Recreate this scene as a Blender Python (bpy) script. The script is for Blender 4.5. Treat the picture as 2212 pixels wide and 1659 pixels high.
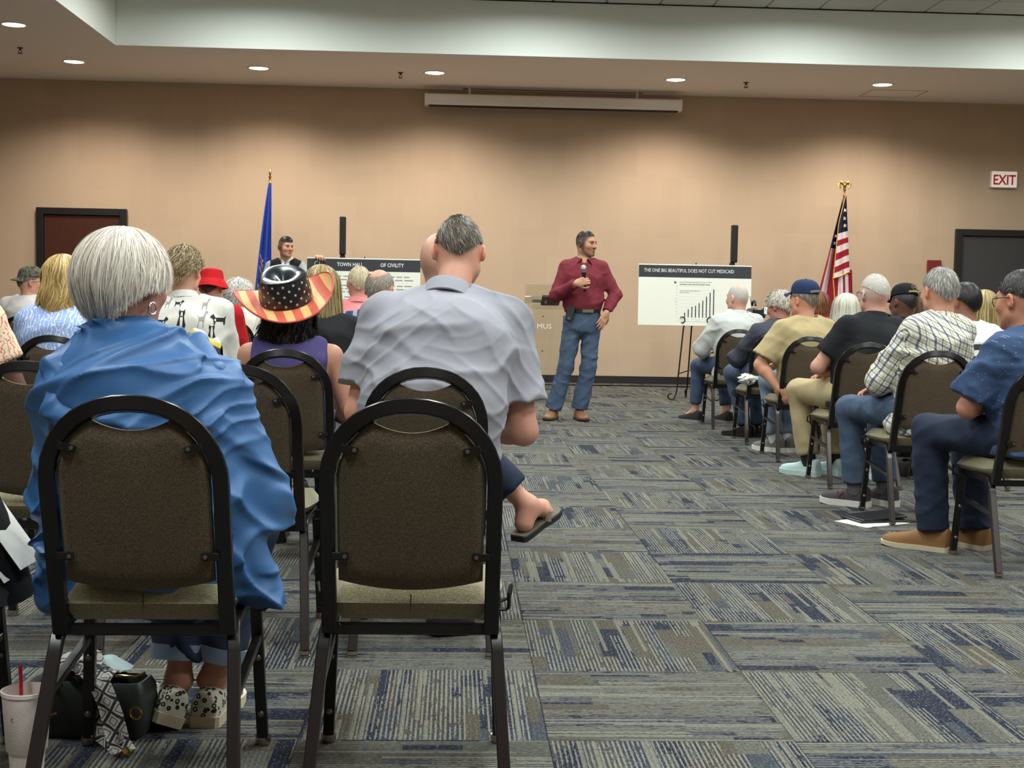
import bpy, math, random
import numpy as np
from mathutils import Matrix, Vector
from concurrent.futures import ThreadPoolExecutor
R = math.radians
random.seed(4); RNG = np.random.default_rng(4)
S = bpy.context.scene
COL = S.collection
for o in list(bpy.data.objects): bpy.data.objects.remove(o)

# ------------------------------------------------------------------ camera, world, exposure, room lamps
CAM_H = 1.0695
def cam_axes(yaw, pit, rol):
    cy, sy, cp, sp = math.cos(yaw), math.sin(yaw), math.cos(pit), math.sin(pit)
    f = np.array([sy*cp, cy*cp, -sp]); r = np.array([cy, -sy, 0.]); u = np.cross(r, f)
    c, s = math.cos(rol), math.sin(rol)
    return c*r+s*u, -s*r+c*u, f
r_, u_, f_ = cam_axes(.0441, .0625, .0188)
cd = bpy.data.cameras.new('camera'); cam = bpy.data.objects.new('camera', cd); COL.objects.link(cam)
cd.sensor_fit = 'HORIZONTAL'; cd.sensor_width = 36; cd.lens = 2834.07/2212*36; cd.clip_start = .05; cd.clip_end = 80
M = Matrix.Identity(4)
for i in range(3): M[i][0], M[i][1], M[i][2] = r_[i], u_[i], -f_[i]
M[2][3] = CAM_H
cam.matrix_world = M
S.camera = cam
w = bpy.data.worlds.new('room_air'); S.world = w; w.use_nodes = True
w.node_tree.nodes['Background'].inputs[0].default_value = (.75, .8, .85, 1)
w.node_tree.nodes['Background'].inputs[1].default_value = .02
S.view_settings.view_transform = 'Standard'; S.view_settings.look = 'None'
S.view_settings.exposure = 0.0; S.view_settings.gamma = 1.0; S.view_settings.use_curve_mapping = False
ZS, YW, ZT, YF, XT = 3.854, 17.576, 4.462, 15.084, -3.86   # soffit, front wall, tray ceiling, fascia, tray left edge
TROFFERS = [(x, y) for y in (.6, 3.7, 6.8, 9.9, 13.4) for x in (-2.2, .8, 3.8, 6.8)]
def lamp(name, kind, loc, power, col, parent=None, **kw):
    l = bpy.data.lights.new(name, kind); l.energy = power; l.color = col
    for k, v in kw.items(): setattr(l, k, v)
    o = bpy.data.objects.new(name, l); COL.objects.link(o); o.location = loc
    if parent: o.parent = parent
    return o
TROFFER_W, TROFFER_COL = 78, (.93, 1., .98)
SPOT_W, SPOT_COL = 225, (1., .88, .77)

# ------------------------------------------------------------------ helpers: properties, meshes
def tag(o, label=None, cat=None, group=None, kind=None):
    if label: o['label'] = label
    if cat: o['category'] = cat
    if group: o['group'] = group
    if kind: o['kind'] = kind
    return o
def empty(name, loc, rz=0, label=None, cat=None, group=None):
    o = bpy.data.objects.new(name, None); COL.objects.link(o); o.location = loc; o.rotation_euler = (0, 0, rz)
    o.empty_display_size = .1
    return tag(o, label, cat, group)
def fill(me, V, F, smooth=True, uv=None, tint=None, midx=None):
    V = np.asarray(V, np.float32).reshape(-1, 3); F = np.asarray(F, np.int32)
    k = F.shape[1]; nf = len(F)
    me.clear_geometry()
    me.vertices.add(len(V)); me.vertices.foreach_set('co', V.ravel())
    me.loops.add(nf*k); me.loops.foreach_set('vertex_index', F.ravel())
    me.polygons.add(nf); me.polygons.foreach_set('loop_start', np.arange(0, nf*k, k, dtype=np.int32))
    me.polygons.foreach_set('use_smooth', np.full(nf, smooth, bool))
    if midx is not None: me.polygons.foreach_set('material_index', np.asarray(midx, np.int32))
    me.update(calc_edges=True)
    if uv is not None:
        u = me.uv_layers.new(name='uv'); u.data.foreach_set('uv', np.asarray(uv, np.float32).ravel())
    if tint is not None:
        t = np.ones((len(V), 4), np.float32); t[:, :3] = tint
        a = me.color_attributes.new('tint', 'FLOAT_COLOR', 'POINT'); a.data.foreach_set('color', t.ravel())
JOBS = []
def obj_from(name, V, F, m, parent=None, **kw):
    me = bpy.data.meshes.new(name); fill(me, V, F, **kw)
    return link(name, me, m, parent)
def link(name, me, m, parent=None):
    for q in (m if isinstance(m, (list, tuple)) else [m]):
        if q: me.materials.append(q)
    o = bpy.data.objects.new(name, me); COL.objects.link(o)
    if parent: o.parent = parent
    return o
def later(name, fn, m, parent=None):
    me = bpy.data.meshes.new(name); o = link(name, me, m, parent)
    JOBS.append((me, fn)); return o
def rot_to(d, up=(0, 0, 1)):
    d = np.asarray(d, float); d = d/np.linalg.norm(d); u = np.asarray(up, float)
    if abs(d@u) > .98: u = np.array([0, 1., 0])
    x = np.cross(u, d); x /= np.linalg.norm(x); y = np.cross(d, x)
    return x, y, d
class MB:
    """collects simple shapes into one mesh"""
    def __init__(s): s.v = []; s.f = []; s.m = []; s.n = 0; s.mi = 0
    def add(s, V, F):
        for p in V: s.v.append(tuple(p))
        for q in F: s.f.append(tuple(i+s.n for i in q)); s.m.append(s.mi)
        s.n = len(s.v); return s
    def box(s, c, d, rz=0, ax=None, bev=0):
        c = np.asarray(c, float); h = np.asarray(d, float)/2
        if ax is None:
            ca, sa = math.cos(rz), math.sin(rz); ax = np.array([[ca, sa, 0], [-sa, ca, 0], [0, 0, 1.]])
        ax = np.asarray(ax, float)
        if bev <= 0:
            V = [c+ax[0]*h[0]*i+ax[1]*h[1]*j+ax[2]*h[2]*k for i in (-1, 1) for j in (-1, 1) for k in (-1, 1)]
            F = [(0, 1, 3, 2), (4, 6, 7, 5), (0, 4, 5, 1), (2, 3, 7, 6), (0, 2, 6, 4), (1, 5, 7, 3)]
            return s.add(V, F)
        rings = []
        for kz, ins in ((-1, bev), (-1+bev/h[2], 0), (1-bev/h[2], 0), (1, bev)):
            hx, hy = h[0]-ins, h[1]-ins; ring = []
            b = bev*.7
            for (sx, sy, first) in ((1, 1, 0), (-1, 1, 1), (-1, -1, 0), (1, -1, 1)):
                pts = [(sx*hx, sy*(hy-b)), (sx*(hx-b), sy*hy)]
                if first: pts.reverse()
                ring += pts
            rings.append([c+ax[0]*p[0]+ax[1]*p[1]+ax[2]*h[2]*kz for p in ring])
        return s.rings(rings)
    def rings(s, rings, cap=True, close=False):
        n = len(rings[0]); V = [p for r in rings for p in r]; F = []
        L = len(rings)
        for i in range(L if close else L-1):
            for j in range(n):
                a, b = i*n+j, i*n+(j+1) % n; c2, d2 = ((i+1) % L)*n+(j+1) % n, ((i+1) % L)*n+j
                F.append((a, b, c2, d2))
        if cap and not close:
            F.append(tuple(range(n-1, -1, -1))); F.append(tuple(range((L-1)*n, L*n)))
        return s.add(V, F)
    def lathe(s, prof, c=(0, 0, 0), n=24, ax=None, cap=True):
        c = np.asarray(c, float); ax = np.eye(3) if ax is None else np.asarray(ax)
        return s.rings([[c+ax[0]*r*math.cos(2*math.pi*j/n)+ax[1]*r*math.sin(2*math.pi*j/n)+ax[2]*z for j in range(n)] for r, z in prof], cap)
    def tube(s, path, w, h=None, n=8, up=(0, 0, 1), close=False, sq=False, taper=None):
        """sweep; round of radius w, or (sq) a rectangle w x h"""
        P = [np.asarray(p, float) for p in path]; L = len(P); rings = []; prevx = None
        for i in range(L):
            a = P[i-1] if (i > 0 or close) else P[i]; b = P[(i+1) % L] if (i < L-1 or close) else P[i]
            x, y, d = rot_to(b-a, up)
            if prevx is not None and x@prevx < 0: x, y = -x, -y
            prevx = x
            k = 1 if taper is None else taper[i]
            if sq:
                hh = h or w; q = .82
                prof = [(.5, .5*q), (.5*q, .5), (-.5*q, .5), (-.5, .5*q), (-.5, -.5*q), (-.5*q, -.5), (.5*q, -.5), (.5, -.5*q)]
                rings.append([P[i]+x*p[0]*w*k+y*p[1]*hh*k for p in prof])
            else:
                rings.append([P[i]+x*w*k*math.cos(2*math.pi*j/n)+y*(h or w)*k*math.sin(2*math.pi*j/n) for j in range(n)])
        return s.rings(rings, True, close)
    def grid(s, G, closeu=False):
        nu, nv = len(G), len(G[0]); V = [p for r in G for p in r]; F = []
        for i in range(nu if closeu else nu-1):
            for j in range(nv-1):
                a = i*nv+j; b = ((i+1) % nu)*nv+j
                F.append((a, b, b+1, a+1))
        return s.add(V, F)
    def slab(s, poly, z0, z1, ax=None, o=(0, 0, 0)):
        ax = np.eye(3) if ax is None else np.asarray(ax, float); o = np.asarray(o, float)
        return s.rings([[o+ax[0]*p[0]+ax[1]*p[1]+ax[2]*z for p in poly] for z in (z0, z1)])
    def build(s, name, m, parent=None, smooth=True, angle=35):
        me = bpy.data.meshes.new(name); me.from_pydata(s.v, [], s.f)
        if isinstance(m, (list, tuple)): me.polygons.foreach_set('material_index', s.m)
        me.update()
        if smooth:
            me.polygons.foreach_set('use_smooth', [True]*len(me.polygons))
            try: me.set_sharp_from_angle(angle=R(angle))
            except Exception: pass
        return link(name, me, m, parent)
def copy_tree(o, parent=None):
    c = o.copy(); COL.objects.link(c)
    if parent: c.parent = parent
    for ch in o.children: copy_tree(ch, c)
    return c

# ------------------------------------------------------------------ materials
def lin(c):
    c = [x/255 for x in c]
    return tuple(x/12.92 if x <= .04045 else ((x+.055)/1.055)**2.4 for x in c)
class G:
    def __init__(s, name):
        s.m = bpy.data.materials.new(name); s.m.use_nodes = True; s.t = s.m.node_tree; s.b = s.t.nodes['Principled BSDF']
    def n(s, t, ins=None, **kw):
        q = s.t.nodes.new('ShaderNode'+t)
        for k, v in kw.items(): setattr(q, k, v)
        for k, v in (ins or {}).items(): s.set(q.inputs[k], v)
        return q
    def set(s, sock, v):
        if isinstance(v, bpy.types.NodeSocket): s.t.links.new(v, sock)
        elif isinstance(v, bpy.types.Node): s.t.links.new(v.outputs[0], sock)
        elif isinstance(v, (tuple, list)) and len(v) == 3 and sock.type == 'RGBA': sock.default_value = (*v, 1)
        else: sock.default_value = v
    def math(s, op, a, b=0., c=None):
        q = s.n('Math', {0: a, 1: b}, operation=op)
        if c is not None: s.set(q.inputs[2], c)
        return q.outputs[0]
    def mix(s, f, a, b, mode='MIX'):
        q = s.n('MixRGB', {0: f, 1: a, 2: b}, blend_type=mode); return q.outputs[0]
    def ramp(s, f, stops, interp='LINEAR'):
        q = s.n('ValToRGB', {0: f}); e = q.color_ramp; e.interpolation = interp
        while len(e.elements) < len(stops): e.elements.new(.5)
        for el, (p, c) in zip(e.elements, stops):
            el.position = p; el.color = (*c, 1) if len(c) == 3 else c
        return q.outputs[0]
    def noise(s, v, scale, detail=2, rough=.5, out=0):
        return s.n('TexNoise', {'Vector': v, 'Scale': scale, 'Detail': detail, 'Roughness': rough}).outputs[out]
    def bump(s, h, strength=.3, dist=.01):
        q = s.n('Bump', {'Height': h, 'Strength': strength, 'Distance': dist}); s.set(s.b.inputs['Normal'], q); return q
    def wrinkle(s, v, fine, weave=.25, wr=.35, sc=7.):
        w_ = s.n('TexNoise', {'Vector': v, 'Scale': sc, 'Detail': 3., 'Roughness': .45, 'Distortion': .9}, noise_type='RIDGED_MULTIFRACTAL')
        b1 = s.n('Bump', {'Height': w_.outputs[0], 'Strength': wr, 'Distance': .012})
        b2 = s.n('Bump', {'Height': fine, 'Strength': weave, 'Distance': .003, 'Normal': b1.outputs[0]}); s.set(s.b.inputs['Normal'], b2)
    def obj(s): return s.n('TexCoord').outputs['Object']
    def uv(s): return s.n('TexCoord').outputs['UV']
    def xyz(s, v): return s.n('SeparateXYZ', {0: v}).outputs
    def vec(s, x, y, z=0.): return s.n('CombineXYZ', {0: x, 1: y, 2: z}).outputs[0]
    def stripe(s, c, period, lo, hi):
        f = s.math('FRACT', s.math('DIVIDE', c, period))
        return s.math('MULTIPLY', s.math('GREATER_THAN', f, lo), s.math('LESS_THAN', f, hi))
    def base(s, c): s.set(s.b.inputs['Base Color'], c); return s
    def p(s, rough=.6, metal=0, spec=None, **kw):
        s.b.inputs['Roughness'].default_value = rough; s.b.inputs['Metallic'].default_value = metal
        if spec is not None: s.b.inputs['Specular IOR Level'].default_value = spec
        for k, v in kw.items(): s.set(s.b.inputs[k], v)
        return s
MATS = {}
def plain(name, c, rough=.6, metal=0, spec=None, grain=.06, gs=40, bump=0, bs=200, **kw):
    if name in MATS: return MATS[name]
    g = G(name); c = lin(c); v = g.obj()
    nz = g.noise(v, gs, 3)
    g.base(g.mix(nz, tuple(x*(1-grain) for x in c), tuple(min(1, x*(1+grain)) for x in c)))
    g.p(rough, metal, spec, **kw)
    if bump: g.bump(g.noise(v, bs, 2), bump, .004)
    MATS[name] = g.m; return g.m
def emit(name, c, k):
    g = G(name); g.base((0, 0, 0)); g.set(g.b.inputs['Emission Color'], lin(c)); g.b.inputs['Emission Strength'].default_value = k
    return g.m
def cloth(name, c, rough=.85, weave=.25, ws=900, grain=.08, spec=.2, sheen=.0, wr=.35, wrs=7.):
    g = G(name); c = lin(c); v = g.obj()
    nz = g.noise(v, 18, 4)
    g.base(g.mix(nz, tuple(x*(1-grain) for x in c), tuple(min(1, x*(1+grain)) for x in c)))
    g.p(rough, 0, spec, **{'Sheen Weight': sheen})
    g.wrinkle(v, g.noise(v, ws, 1), weave, wr, wrs)
    return g.m
# ------------------------------------------------------------------ room materials
def carpet_mat(joined=False):
    g = G('carpet_loop_pile'); v = g.obj(); rnd = g.n('ObjectInfo').outputs['Random']
    X, Y, Z = g.xyz(v)
    if joined:   # many tiles in one mesh: the UV holds each tile's own coordinates, 4 units apart
        U, Y, Z = g.xyz(g.uv()); k = g.math('FLOOR', g.math('ADD', g.math('DIVIDE', U, 4.), .5)); X = g.math('SUBTRACT', U, g.math('MULTIPLY', k, 4.))
        rnd = g.n('TexWhiteNoise', {'W': k}, noise_dimensions='1D').outputs['Value']
    ox = g.math('ADD', X, g.math('MULTIPLY', rnd, 37.3)); oy = g.math('ADD', Y, g.math('MULTIPLY', rnd, 91.7))
    def brick(wd, ht, dx=0.):
        b = g.n('TexBrick', {'Vector': g.vec(g.math('ADD', oy, dx), g.math('ADD', ox, dx*.37)), 'Color1': (0, 0, 0), 'Color2': (1, 1, 1), 'Mortar': (.5, .5, .5),
            'Scale': 1., 'Mortar Size': 0., 'Bias': 0., 'Brick Width': wd, 'Row Height': ht}, offset=.37, squash=1.)
        return g.n('RGBToBW', {0: b.outputs[0]}).outputs[0]
    navy, slate, taupe, sage, pale = [lin(c) for c in ((34, 39, 56), (69, 74, 80), (90, 83, 69), (92, 92, 82), (101, 100, 90))]
    a = brick(.46, .092); b2 = brick(.23, .034, 5.1)
    base = g.ramp(a, [(0, navy), (.24, slate), (.36, taupe), (.58, sage), (.78, pale)], 'CONSTANT')
    base2 = g.ramp(b2, [(0, navy), (.3, taupe), (.55, slate), (.75, sage)], 'CONSTANT')
    col = g.mix(g.math('GREATER_THAN', brick(.3, .034, 9.7), .74), base, base2)
    # cream rib lines running along the tile, broken by the pile
    rib = g.math('SINE', g.math('MULTIPLY', X, 2*math.pi/.0122))
    bandm = g.math('GREATER_THAN', brick(.41, .055, 17.3), .42)
    br = g.math('GREATER_THAN', g.noise(g.vec(g.math('MULTIPLY', ox, 90.), g.math('MULTIPLY', oy, 16.)), 1., 2), .41)
    line = g.math('MULTIPLY', g.math('MULTIPLY', g.math('GREATER_THAN', rib, .25), bandm), br)
    col = g.mix(g.math('MULTIPLY', line, .62), col, lin((160, 157, 140)))
    dk = g.math('MULTIPLY', g.math('MULTIPLY', g.math('LESS_THAN', rib, -.3), bandm), .55)
    col = g.mix(dk, col, lin((36, 42, 60)))
    wide = g.math('GREATER_THAN', brick(.5, .0122, 31.), .86)
    col = g.mix(g.math('MULTIPLY', wide, .75), col, lin((134, 132, 116)))
    sp = g.noise(g.vec(g.math('MULTIPLY', ox, 1.), g.math('MULTIPLY', oy, .45)), 170, 3)
    col = g.mix(g.math('MULTIPLY', g.math('GREATER_THAN', sp, .57), .55), col, lin((60, 66, 84)))
    col = g.mix(g.math('MULTIPLY', g.math('LESS_THAN', sp, .43), .5), col, lin((120, 119, 108)))
    # seam at the tile edge
    ed = g.math('MAXIMUM', g.math('ABSOLUTE', X), g.math('ABSOLUTE', Y))
    col = g.mix(g.math('MULTIPLY', g.math('GREATER_THAN', ed, .3025), .3), col, lin((36, 38, 48)))
    g.base(g.mix(1., col, (.80, .79, .80), 'MULTIPLY')); g.p(.95, 0, .1)
    g.bump(g.math('ADD', g.math('MULTIPLY', rib, .4), g.noise(v, 260, 2)), .5, .004)
    return g.m
def wall_mat():
    g = G('tan_fabric_wallpaper'); v = g.obj(); X, Y, Z = g.xyz(v)
    c1, c2 = lin((196, 172, 146)), lin((185, 161, 136))
    def br(w, h, d):
        b = g.n('TexBrick', {'Vector': g.vec(g.math('ADD', X, d), g.math('ADD', Z, d*.3)), 'Color1': (0, 0, 0), 'Color2': (1, 1, 1), 'Scale': 1., 'Mortar Size': 0., 'Brick Width': w, 'Row Height': h}, offset=.31, squash=.7, squash_frequency=3)
        return g.n('RGBToBW', {0: b.outputs[0]}).outputs[0]
    f = g.math('ADD', g.math('MULTIPLY', br(.62, .37, 3.), .5), g.math('MULTIPLY', br(.27, .81, 7.), .5))
    st = g.noise(g.vec(g.math('MULTIPLY', X, 60.), g.math('MULTIPLY', Z, 3.)), 1., 3)
    st2 = g.noise(g.vec(g.math('MULTIPLY', X, 3.), g.math('MULTIPLY', Z, 70.)), 1., 3)
    f = g.math('ADD', g.math('MULTIPLY', f, .65), g.math('MULTIPLY', g.math('ADD', st, st2), .18))
    g.base(g.mix(f, c1, c2)); g.p(.75, 0, .3)
    seam = g.stripe(X, 1.32, 0., .004)
    g.bump(g.math('SUBTRACT', g.math('ADD', st, st2), seam), .15, .003)
    return g.m
M_CARPET = carpet_mat(); M_WALL = wall_mat()
M_SOFFIT = plain('white_paint_warm_shade', (240, 230, 222), .9, grain=.015, bump=.08, bs=300)  # same white paint as the fascia, warm bounced shade put into the tint
M_FASCIA = plain('white_paint_cool_lit', (240, 245, 237), .9, grain=.01, bump=.05, bs=300)  # soffit's white paint again, brighter cool light put into the tint
M_TILE = plain('acoustic_ceiling_tile', (205, 203, 196), .95, grain=.05, gs=120, bump=.3, bs=260)
M_BLACK = plain('black_rubber', (22, 22, 23), .55)
M_DOORF = plain('black_door_frame', (24, 23, 23), .45)
def wood_mat(name, a, b):
    g = G(name); v = g.obj(); X, Y, Z = g.xyz(v)
    n = g.noise(g.vec(g.math('MULTIPLY', X, 14.), Y, g.math('MULTIPLY', Z, 1.3)), 3., 5)
    g.base(g.mix(n, lin(a), lin(b))); g.p(.38); g.bump(n, .05, .002); return g.m
M_DOOR = wood_mat('dark_cherry_door', (58, 30, 22), (84, 44, 30))
M_DOORG = plain('charcoal_door_paint', (62, 60, 62), .5)
M_STEEL = plain('brushed_steel', (170, 168, 165), .3, 1)

# ------------------------------------------------------------------ the room
def struct(o): return tag(o, kind='structure')
XL, XR, YR = -9., 10., -5.
floor = struct(MB().box((.5, (YW+YR)/2, -.055), (XR-XL, YW-YR, .1)).build('floor', plain('floor_adhesive', (60, 62, 68), .9)))
struct(MB().box((.5, YW+.1, 2.4), (XR-XL+.4, .2, 4.9)).build('wall_front', M_WALL))
struct(MB().box((XL-.1, (YW+YR)/2, 2.4), (.2, YW-YR, 4.9)).build('wall_left', M_WALL))
struct(MB().box((XR+.1, (YW+YR)/2, 2.4), (.2, YW-YR, 4.9)).build('wall_right', M_WALL))
struct(MB().box((.5, YR-.1, 2.4), (XR-XL+.4, .2, 4.9)).build('wall_rear', M_WALL))
ceil = struct(MB().box((.5, (YW+YR)/2, ZT+.25), (XR-XL, YW-YR, .44)).build('ceiling', M_TILE))
struct(MB().box((.5, (YF+YW)/2, ZS+.3), (XR-XL, YW-YF, .6)).build('trim_1', M_SOFFIT))
struct(MB().box(((XL+XT)/2, (YF+YR)/2, ZS+.3), (XT-XL, YF-YR-.002, .6)).build('trim_2', M_SOFFIT))
struct(MB().box(((8.+XR)/2, (YF+YR)/2, ZS+.3), (XR-8., YF-YR-.002, .6)).build('trim_3', M_SOFFIT))
struct(MB().box(((XT+8.)/2, YF-.006, (ZS+ZT)/2+.001), (8.-XT-.01, .012, ZT-ZS)).build('trim_4', M_FASCIA))
struct(MB().box((XT+.006, (YF+YR)/2-.01, (ZS+ZT)/2+.001), (.012, YF-YR-.02, ZT-ZS)).build('trim_5', M_FASCIA))
struct(MB().box((8.-.006, (YF+YR)/2-.01, (ZS+ZT)/2+.001), (.012, YF-YR-.02, ZT-ZS)).build('trim_6', M_FASCIA))
# ceiling tiles seen beside the fascia
tm = bpy.data.meshes.new('ceiling_tile'); q = MB().box((0, 0, 0), (.592, .592, .022), bev=.008)
tm.from_pydata(q.v, [], q.f); tm.materials.append(M_TILE)
for j in range(3):
    for i in range(18):
        o = bpy.data.objects.new('ceiling_tile', tm); COL.objects.link(o); o.parent = ceil
        o.location = (XT+.33+i*.61, YF-.325-j*.61, ZT+.022)
# baseboard in runs between the doors
for k, (a, b) in enumerate(((XL, -5.5), (-4.33, 6.735), (7.80, XR))):
    struct(MB().box(((a+b)/2, YW-.006, .05), (b-a, .012, .1), bev=.003).build('baseboard_front', M_BLACK))
def door(n, x0, x1, zt, leaf):
    d = struct(empty('door_%d' % n, ((x0+x1)/2, YW-.001, 0)))
    w = x1-x0
    f = MB(); t = .09
    f.box((-w/2+t/2, -.03, zt/2), (t, .06, zt), bev=.006); f.box((w/2-t/2, -.03, zt/2), (t, .06, zt), bev=.006); f.box((0, -.03, zt-t/2), (w-2*t, .06, t), bev=.006)
    f.build('door_frame', M_DOORF, d)
    MB().box((0, -.012, (zt-t)/2), (w-2*t-.006, .022, zt-t-.01), bev=.004).build('door_leaf', leaf, d)
    h = MB(); h.lathe([(.03, 0), (.03, .012), (.012, .014), (.012, .05)], (w/2-.17, -.023, 1.0), 16, [[1, 0, 0], [0, 0, 1], [0, -1, 0]]); h.tube([(w/2-.17, -.072, 1.0), (w/2-.29, -.072, 1.0)], .01)
    h.build('door_handle', M_STEEL, d)
    return d
door(1, -5.50, -4.33, 2.19, M_DOOR)
door(2, 6.735, 7.80, 2.165, M_DOORG)

# carpet tiles, quarter-turned: those that can be told apart are parts of the floor, the rest one part
TS = .61; GX, GY = .2446, 3.1416
q = MB().box((0, 0, -.0025), (TS-.0012, TS-.0012, .005))
cm = bpy.data.meshes.new('carpet_tile'); cm.from_pydata(q.v, [], q.f); cm.materials.append(M_CARPET)
tiles = []
for i in range(-20, 22):
    for j in range(-13, 24):
        x, y = GX+(i+.5)*TS, GY+(j+.5)*TS
        if x < XL+.3 or x > XR-.3 or y < YR+.3 or y > YW+.3: continue
        px = abs((x-y*.044)/max(y, .1)); vis = y > 2.4 and px < .39+.55/y
        tiles.append((0 if vis else 1, y, i, j, x))
tiles.sort()
rest = MB(); rest_ij = []
for k, (hid, y, i, j, x) in enumerate(tiles):
    if k < 296 and not hid:
        o = bpy.data.objects.new('carpet_tile', cm); COL.objects.link(o); o.parent = floor
        o.location = (x, y, 0); o.rotation_euler = (0, 0, (0 if (i+j) % 2 else R(90))+(R(180) if random.random() < .5 else 0))
    else: rest_ij.append((i+j) % 2); rest.box((x, min(y, YW-.3), -.0025), (TS-.0025, TS-.0025 if y < YW-.3 else TS, .005))
o = rest.build('carpet_tiles', carpet_mat(True), floor, smooth=False); o['kind'] = 'stuff'
vi = np.zeros(len(o.data.loops), np.int32); o.data.loops.foreach_get('vertex_index', vi); co = np.zeros(len(o.data.vertices)*3, np.float32); o.data.vertices.foreach_get('co', co); co = co.reshape(-1, 8, 3)
lc_ = (co-co.mean(1, keepdims=True))[..., :2]; ro = np.array(rest_ij) == 1; lc_[ro] = lc_[ro][..., ::-1]; lc_[..., 0] += 4*np.arange(len(lc_))[:, None]
o.data.uv_layers.new(name='uv').data.foreach_set('uv', lc_.reshape(-1, 2)[vi].ravel())

# ------------------------------------------------------------------ ceiling fittings
M_LENS = emit('lamp_lens', (255, 244, 228), 14.)
DL = [(-4.64, 14.08, 'recessed ceiling downlight at far left, nearest the camera'), (-4.628, 16.2, 'recessed ceiling downlight in the corner above the brown door'),
      (-2.44, 16.31, 'recessed ceiling downlight above the blue flag'), (-.3, 16.31, 'recessed ceiling downlight at the left end of the screen case'),
      (2.68, 16.35, 'recessed ceiling downlight at the right end of the screen case'), (5.265, 16.32, 'recessed ceiling downlight beside the ceiling access panel')]
for x, y, lb in DL:
    r = empty('downlight', (x, y, ZS), 0, lb, 'light', 'recessed downlights')
    MB().lathe([(.142, 0), (.142, -.006), (.128, -.009), (.115, -.004), (.115, 0)], n=32, cap=False).build('trim_ring', plain('white_trim', (225, 220, 212), .5), r)
    MB().lathe([(.001, -.004), (.1, -.004), (.114, -.002)], n=32, cap=False).build('lamp_lens', M_LENS, r)
    lamp('downlight_lamp', 'SPOT', (0, 0, -.03), SPOT_W, SPOT_COL, r, spot_size=R(150), spot_blend=.7, shadow_soft_size=.1)
M_DIFF = emit('panel_diffuser', (236, 255, 250), 2.2)
for x, y in TROFFERS:
    r = empty('troffer', (x, y, ZT), 0)
    r['label'] = 'flat ceiling light panel overhead outside the picture'; r['category'] = 'light'; r['group'] = 'ceiling light panels'
    MB().box((0, 0, -.006), (.62, 1.23, .012), bev=.004).build('panel_frame', plain('white_trim', (225, 220, 212)), r)
    MB().box((0, 0, -.0135), (.58, 1.18, .003)).build('diffuser', M_DIFF, r)
    l = lamp('panel_lamp', 'AREA', (0, 0, -.02), TROFFER_W, TROFFER_COL, r, shape='RECTANGLE', size=.58, size_y=1.18, spread=R(170))
M_CHROME = plain('polished_chrome', (215, 213, 208), .12, 1)
for x, y, lb in ((-5., 15.384, 'small ceiling sprinkler head at far left'), (-.72, 16.37, 'small ceiling sprinkler head left of the screen case'), (3.575, 16.42, 'small ceiling sprinkler head right of the screen case')):
    r = empty('sprinkler', (x, y, ZS), 0, lb, 'sprinkler', 'ceiling sprinklers')
    m = plain('dark_bronze', (70, 60, 52), .4, .8)
    MB().lathe([(.035, 0), (.035, -.006), (.012, -.008), (.012, -.03)], n=16).build('base', m, r)
    f = MB().tube([(-.014, 0, -.028), (-.018, 0, -.05), (0, 0, -.064)], .004); f.tube([(.014, 0, -.028), (.018, 0, -.05), (0, 0, -.064)], .004); f.lathe([(.026, -.062), (.026, -.067)], n=16); f.build('deflector', m, r)
ap = MB()
for (c, d) in (((5.62, 16.69, 0), (.72, .006, .003)), ((5.26, 16.97, 0), (.006, .55, .003)), ((5.98, 16.97, 0), (.006, .55, .003)), ((5.62, 17.24, 0), (.72, .006, .003))): ap.box((c[0], c[1], ZS-.003), d)
tag(ap.build('access_panel', plain('panel_edge', (150, 140, 128), .7)), 'thin framed access panel in the ceiling beside a downlight', 'panel')
# projection screen case under the soffit
sc = empty('projection_screen_case', (1.24, YW-.25, 3.68), 0, 'long white projection screen case hung along the top of the wall', 'screen')
prof = [(.09, .075), (-.07, .072), (-.092, .055), (-.095, .0), (-.085, -.055), (-.065, -.072), (.09, -.072)]
M_CASE = plain('satin_white_metal', (240, 232, 224), .32, 0)
MB().rings([[(x, p[0], p[1]) for p in prof] for x in (-1.66, 1.66)]).build('case', M_CASE, sc)
for s in (-1, 1): MB().rings([[(s*1.66, p[0]*1.04, p[1]*1.05) for p in prof], [(s*1.682, p[0]*1.04, p[1]*1.05) for p in prof]]).build('end_cap', M_CASE, sc)
MB().box((0, -.03, -.082), (3.26, .05, .02), bev=.004).build('screen_bar', M_BLACK, sc)
for s in (-1.1, 1.1): MB().box((s, .04, .125), (.03, .02, .1)).build('bracket', M_CASE, sc)
tag(MB().box((1.25, 17.45, ZS-.004), (2.36, .03, .008)).box((.08, 17.47, ZS-.004), (.05, .06, .008)).build('screen_slot', plain('slot_shadow', (120, 112, 104), .9)), 'narrow ceiling slot above the screen case, its shadow painted as a grey strip', 'slot')  # thin grey strip stands in for the shade of the slot

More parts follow.
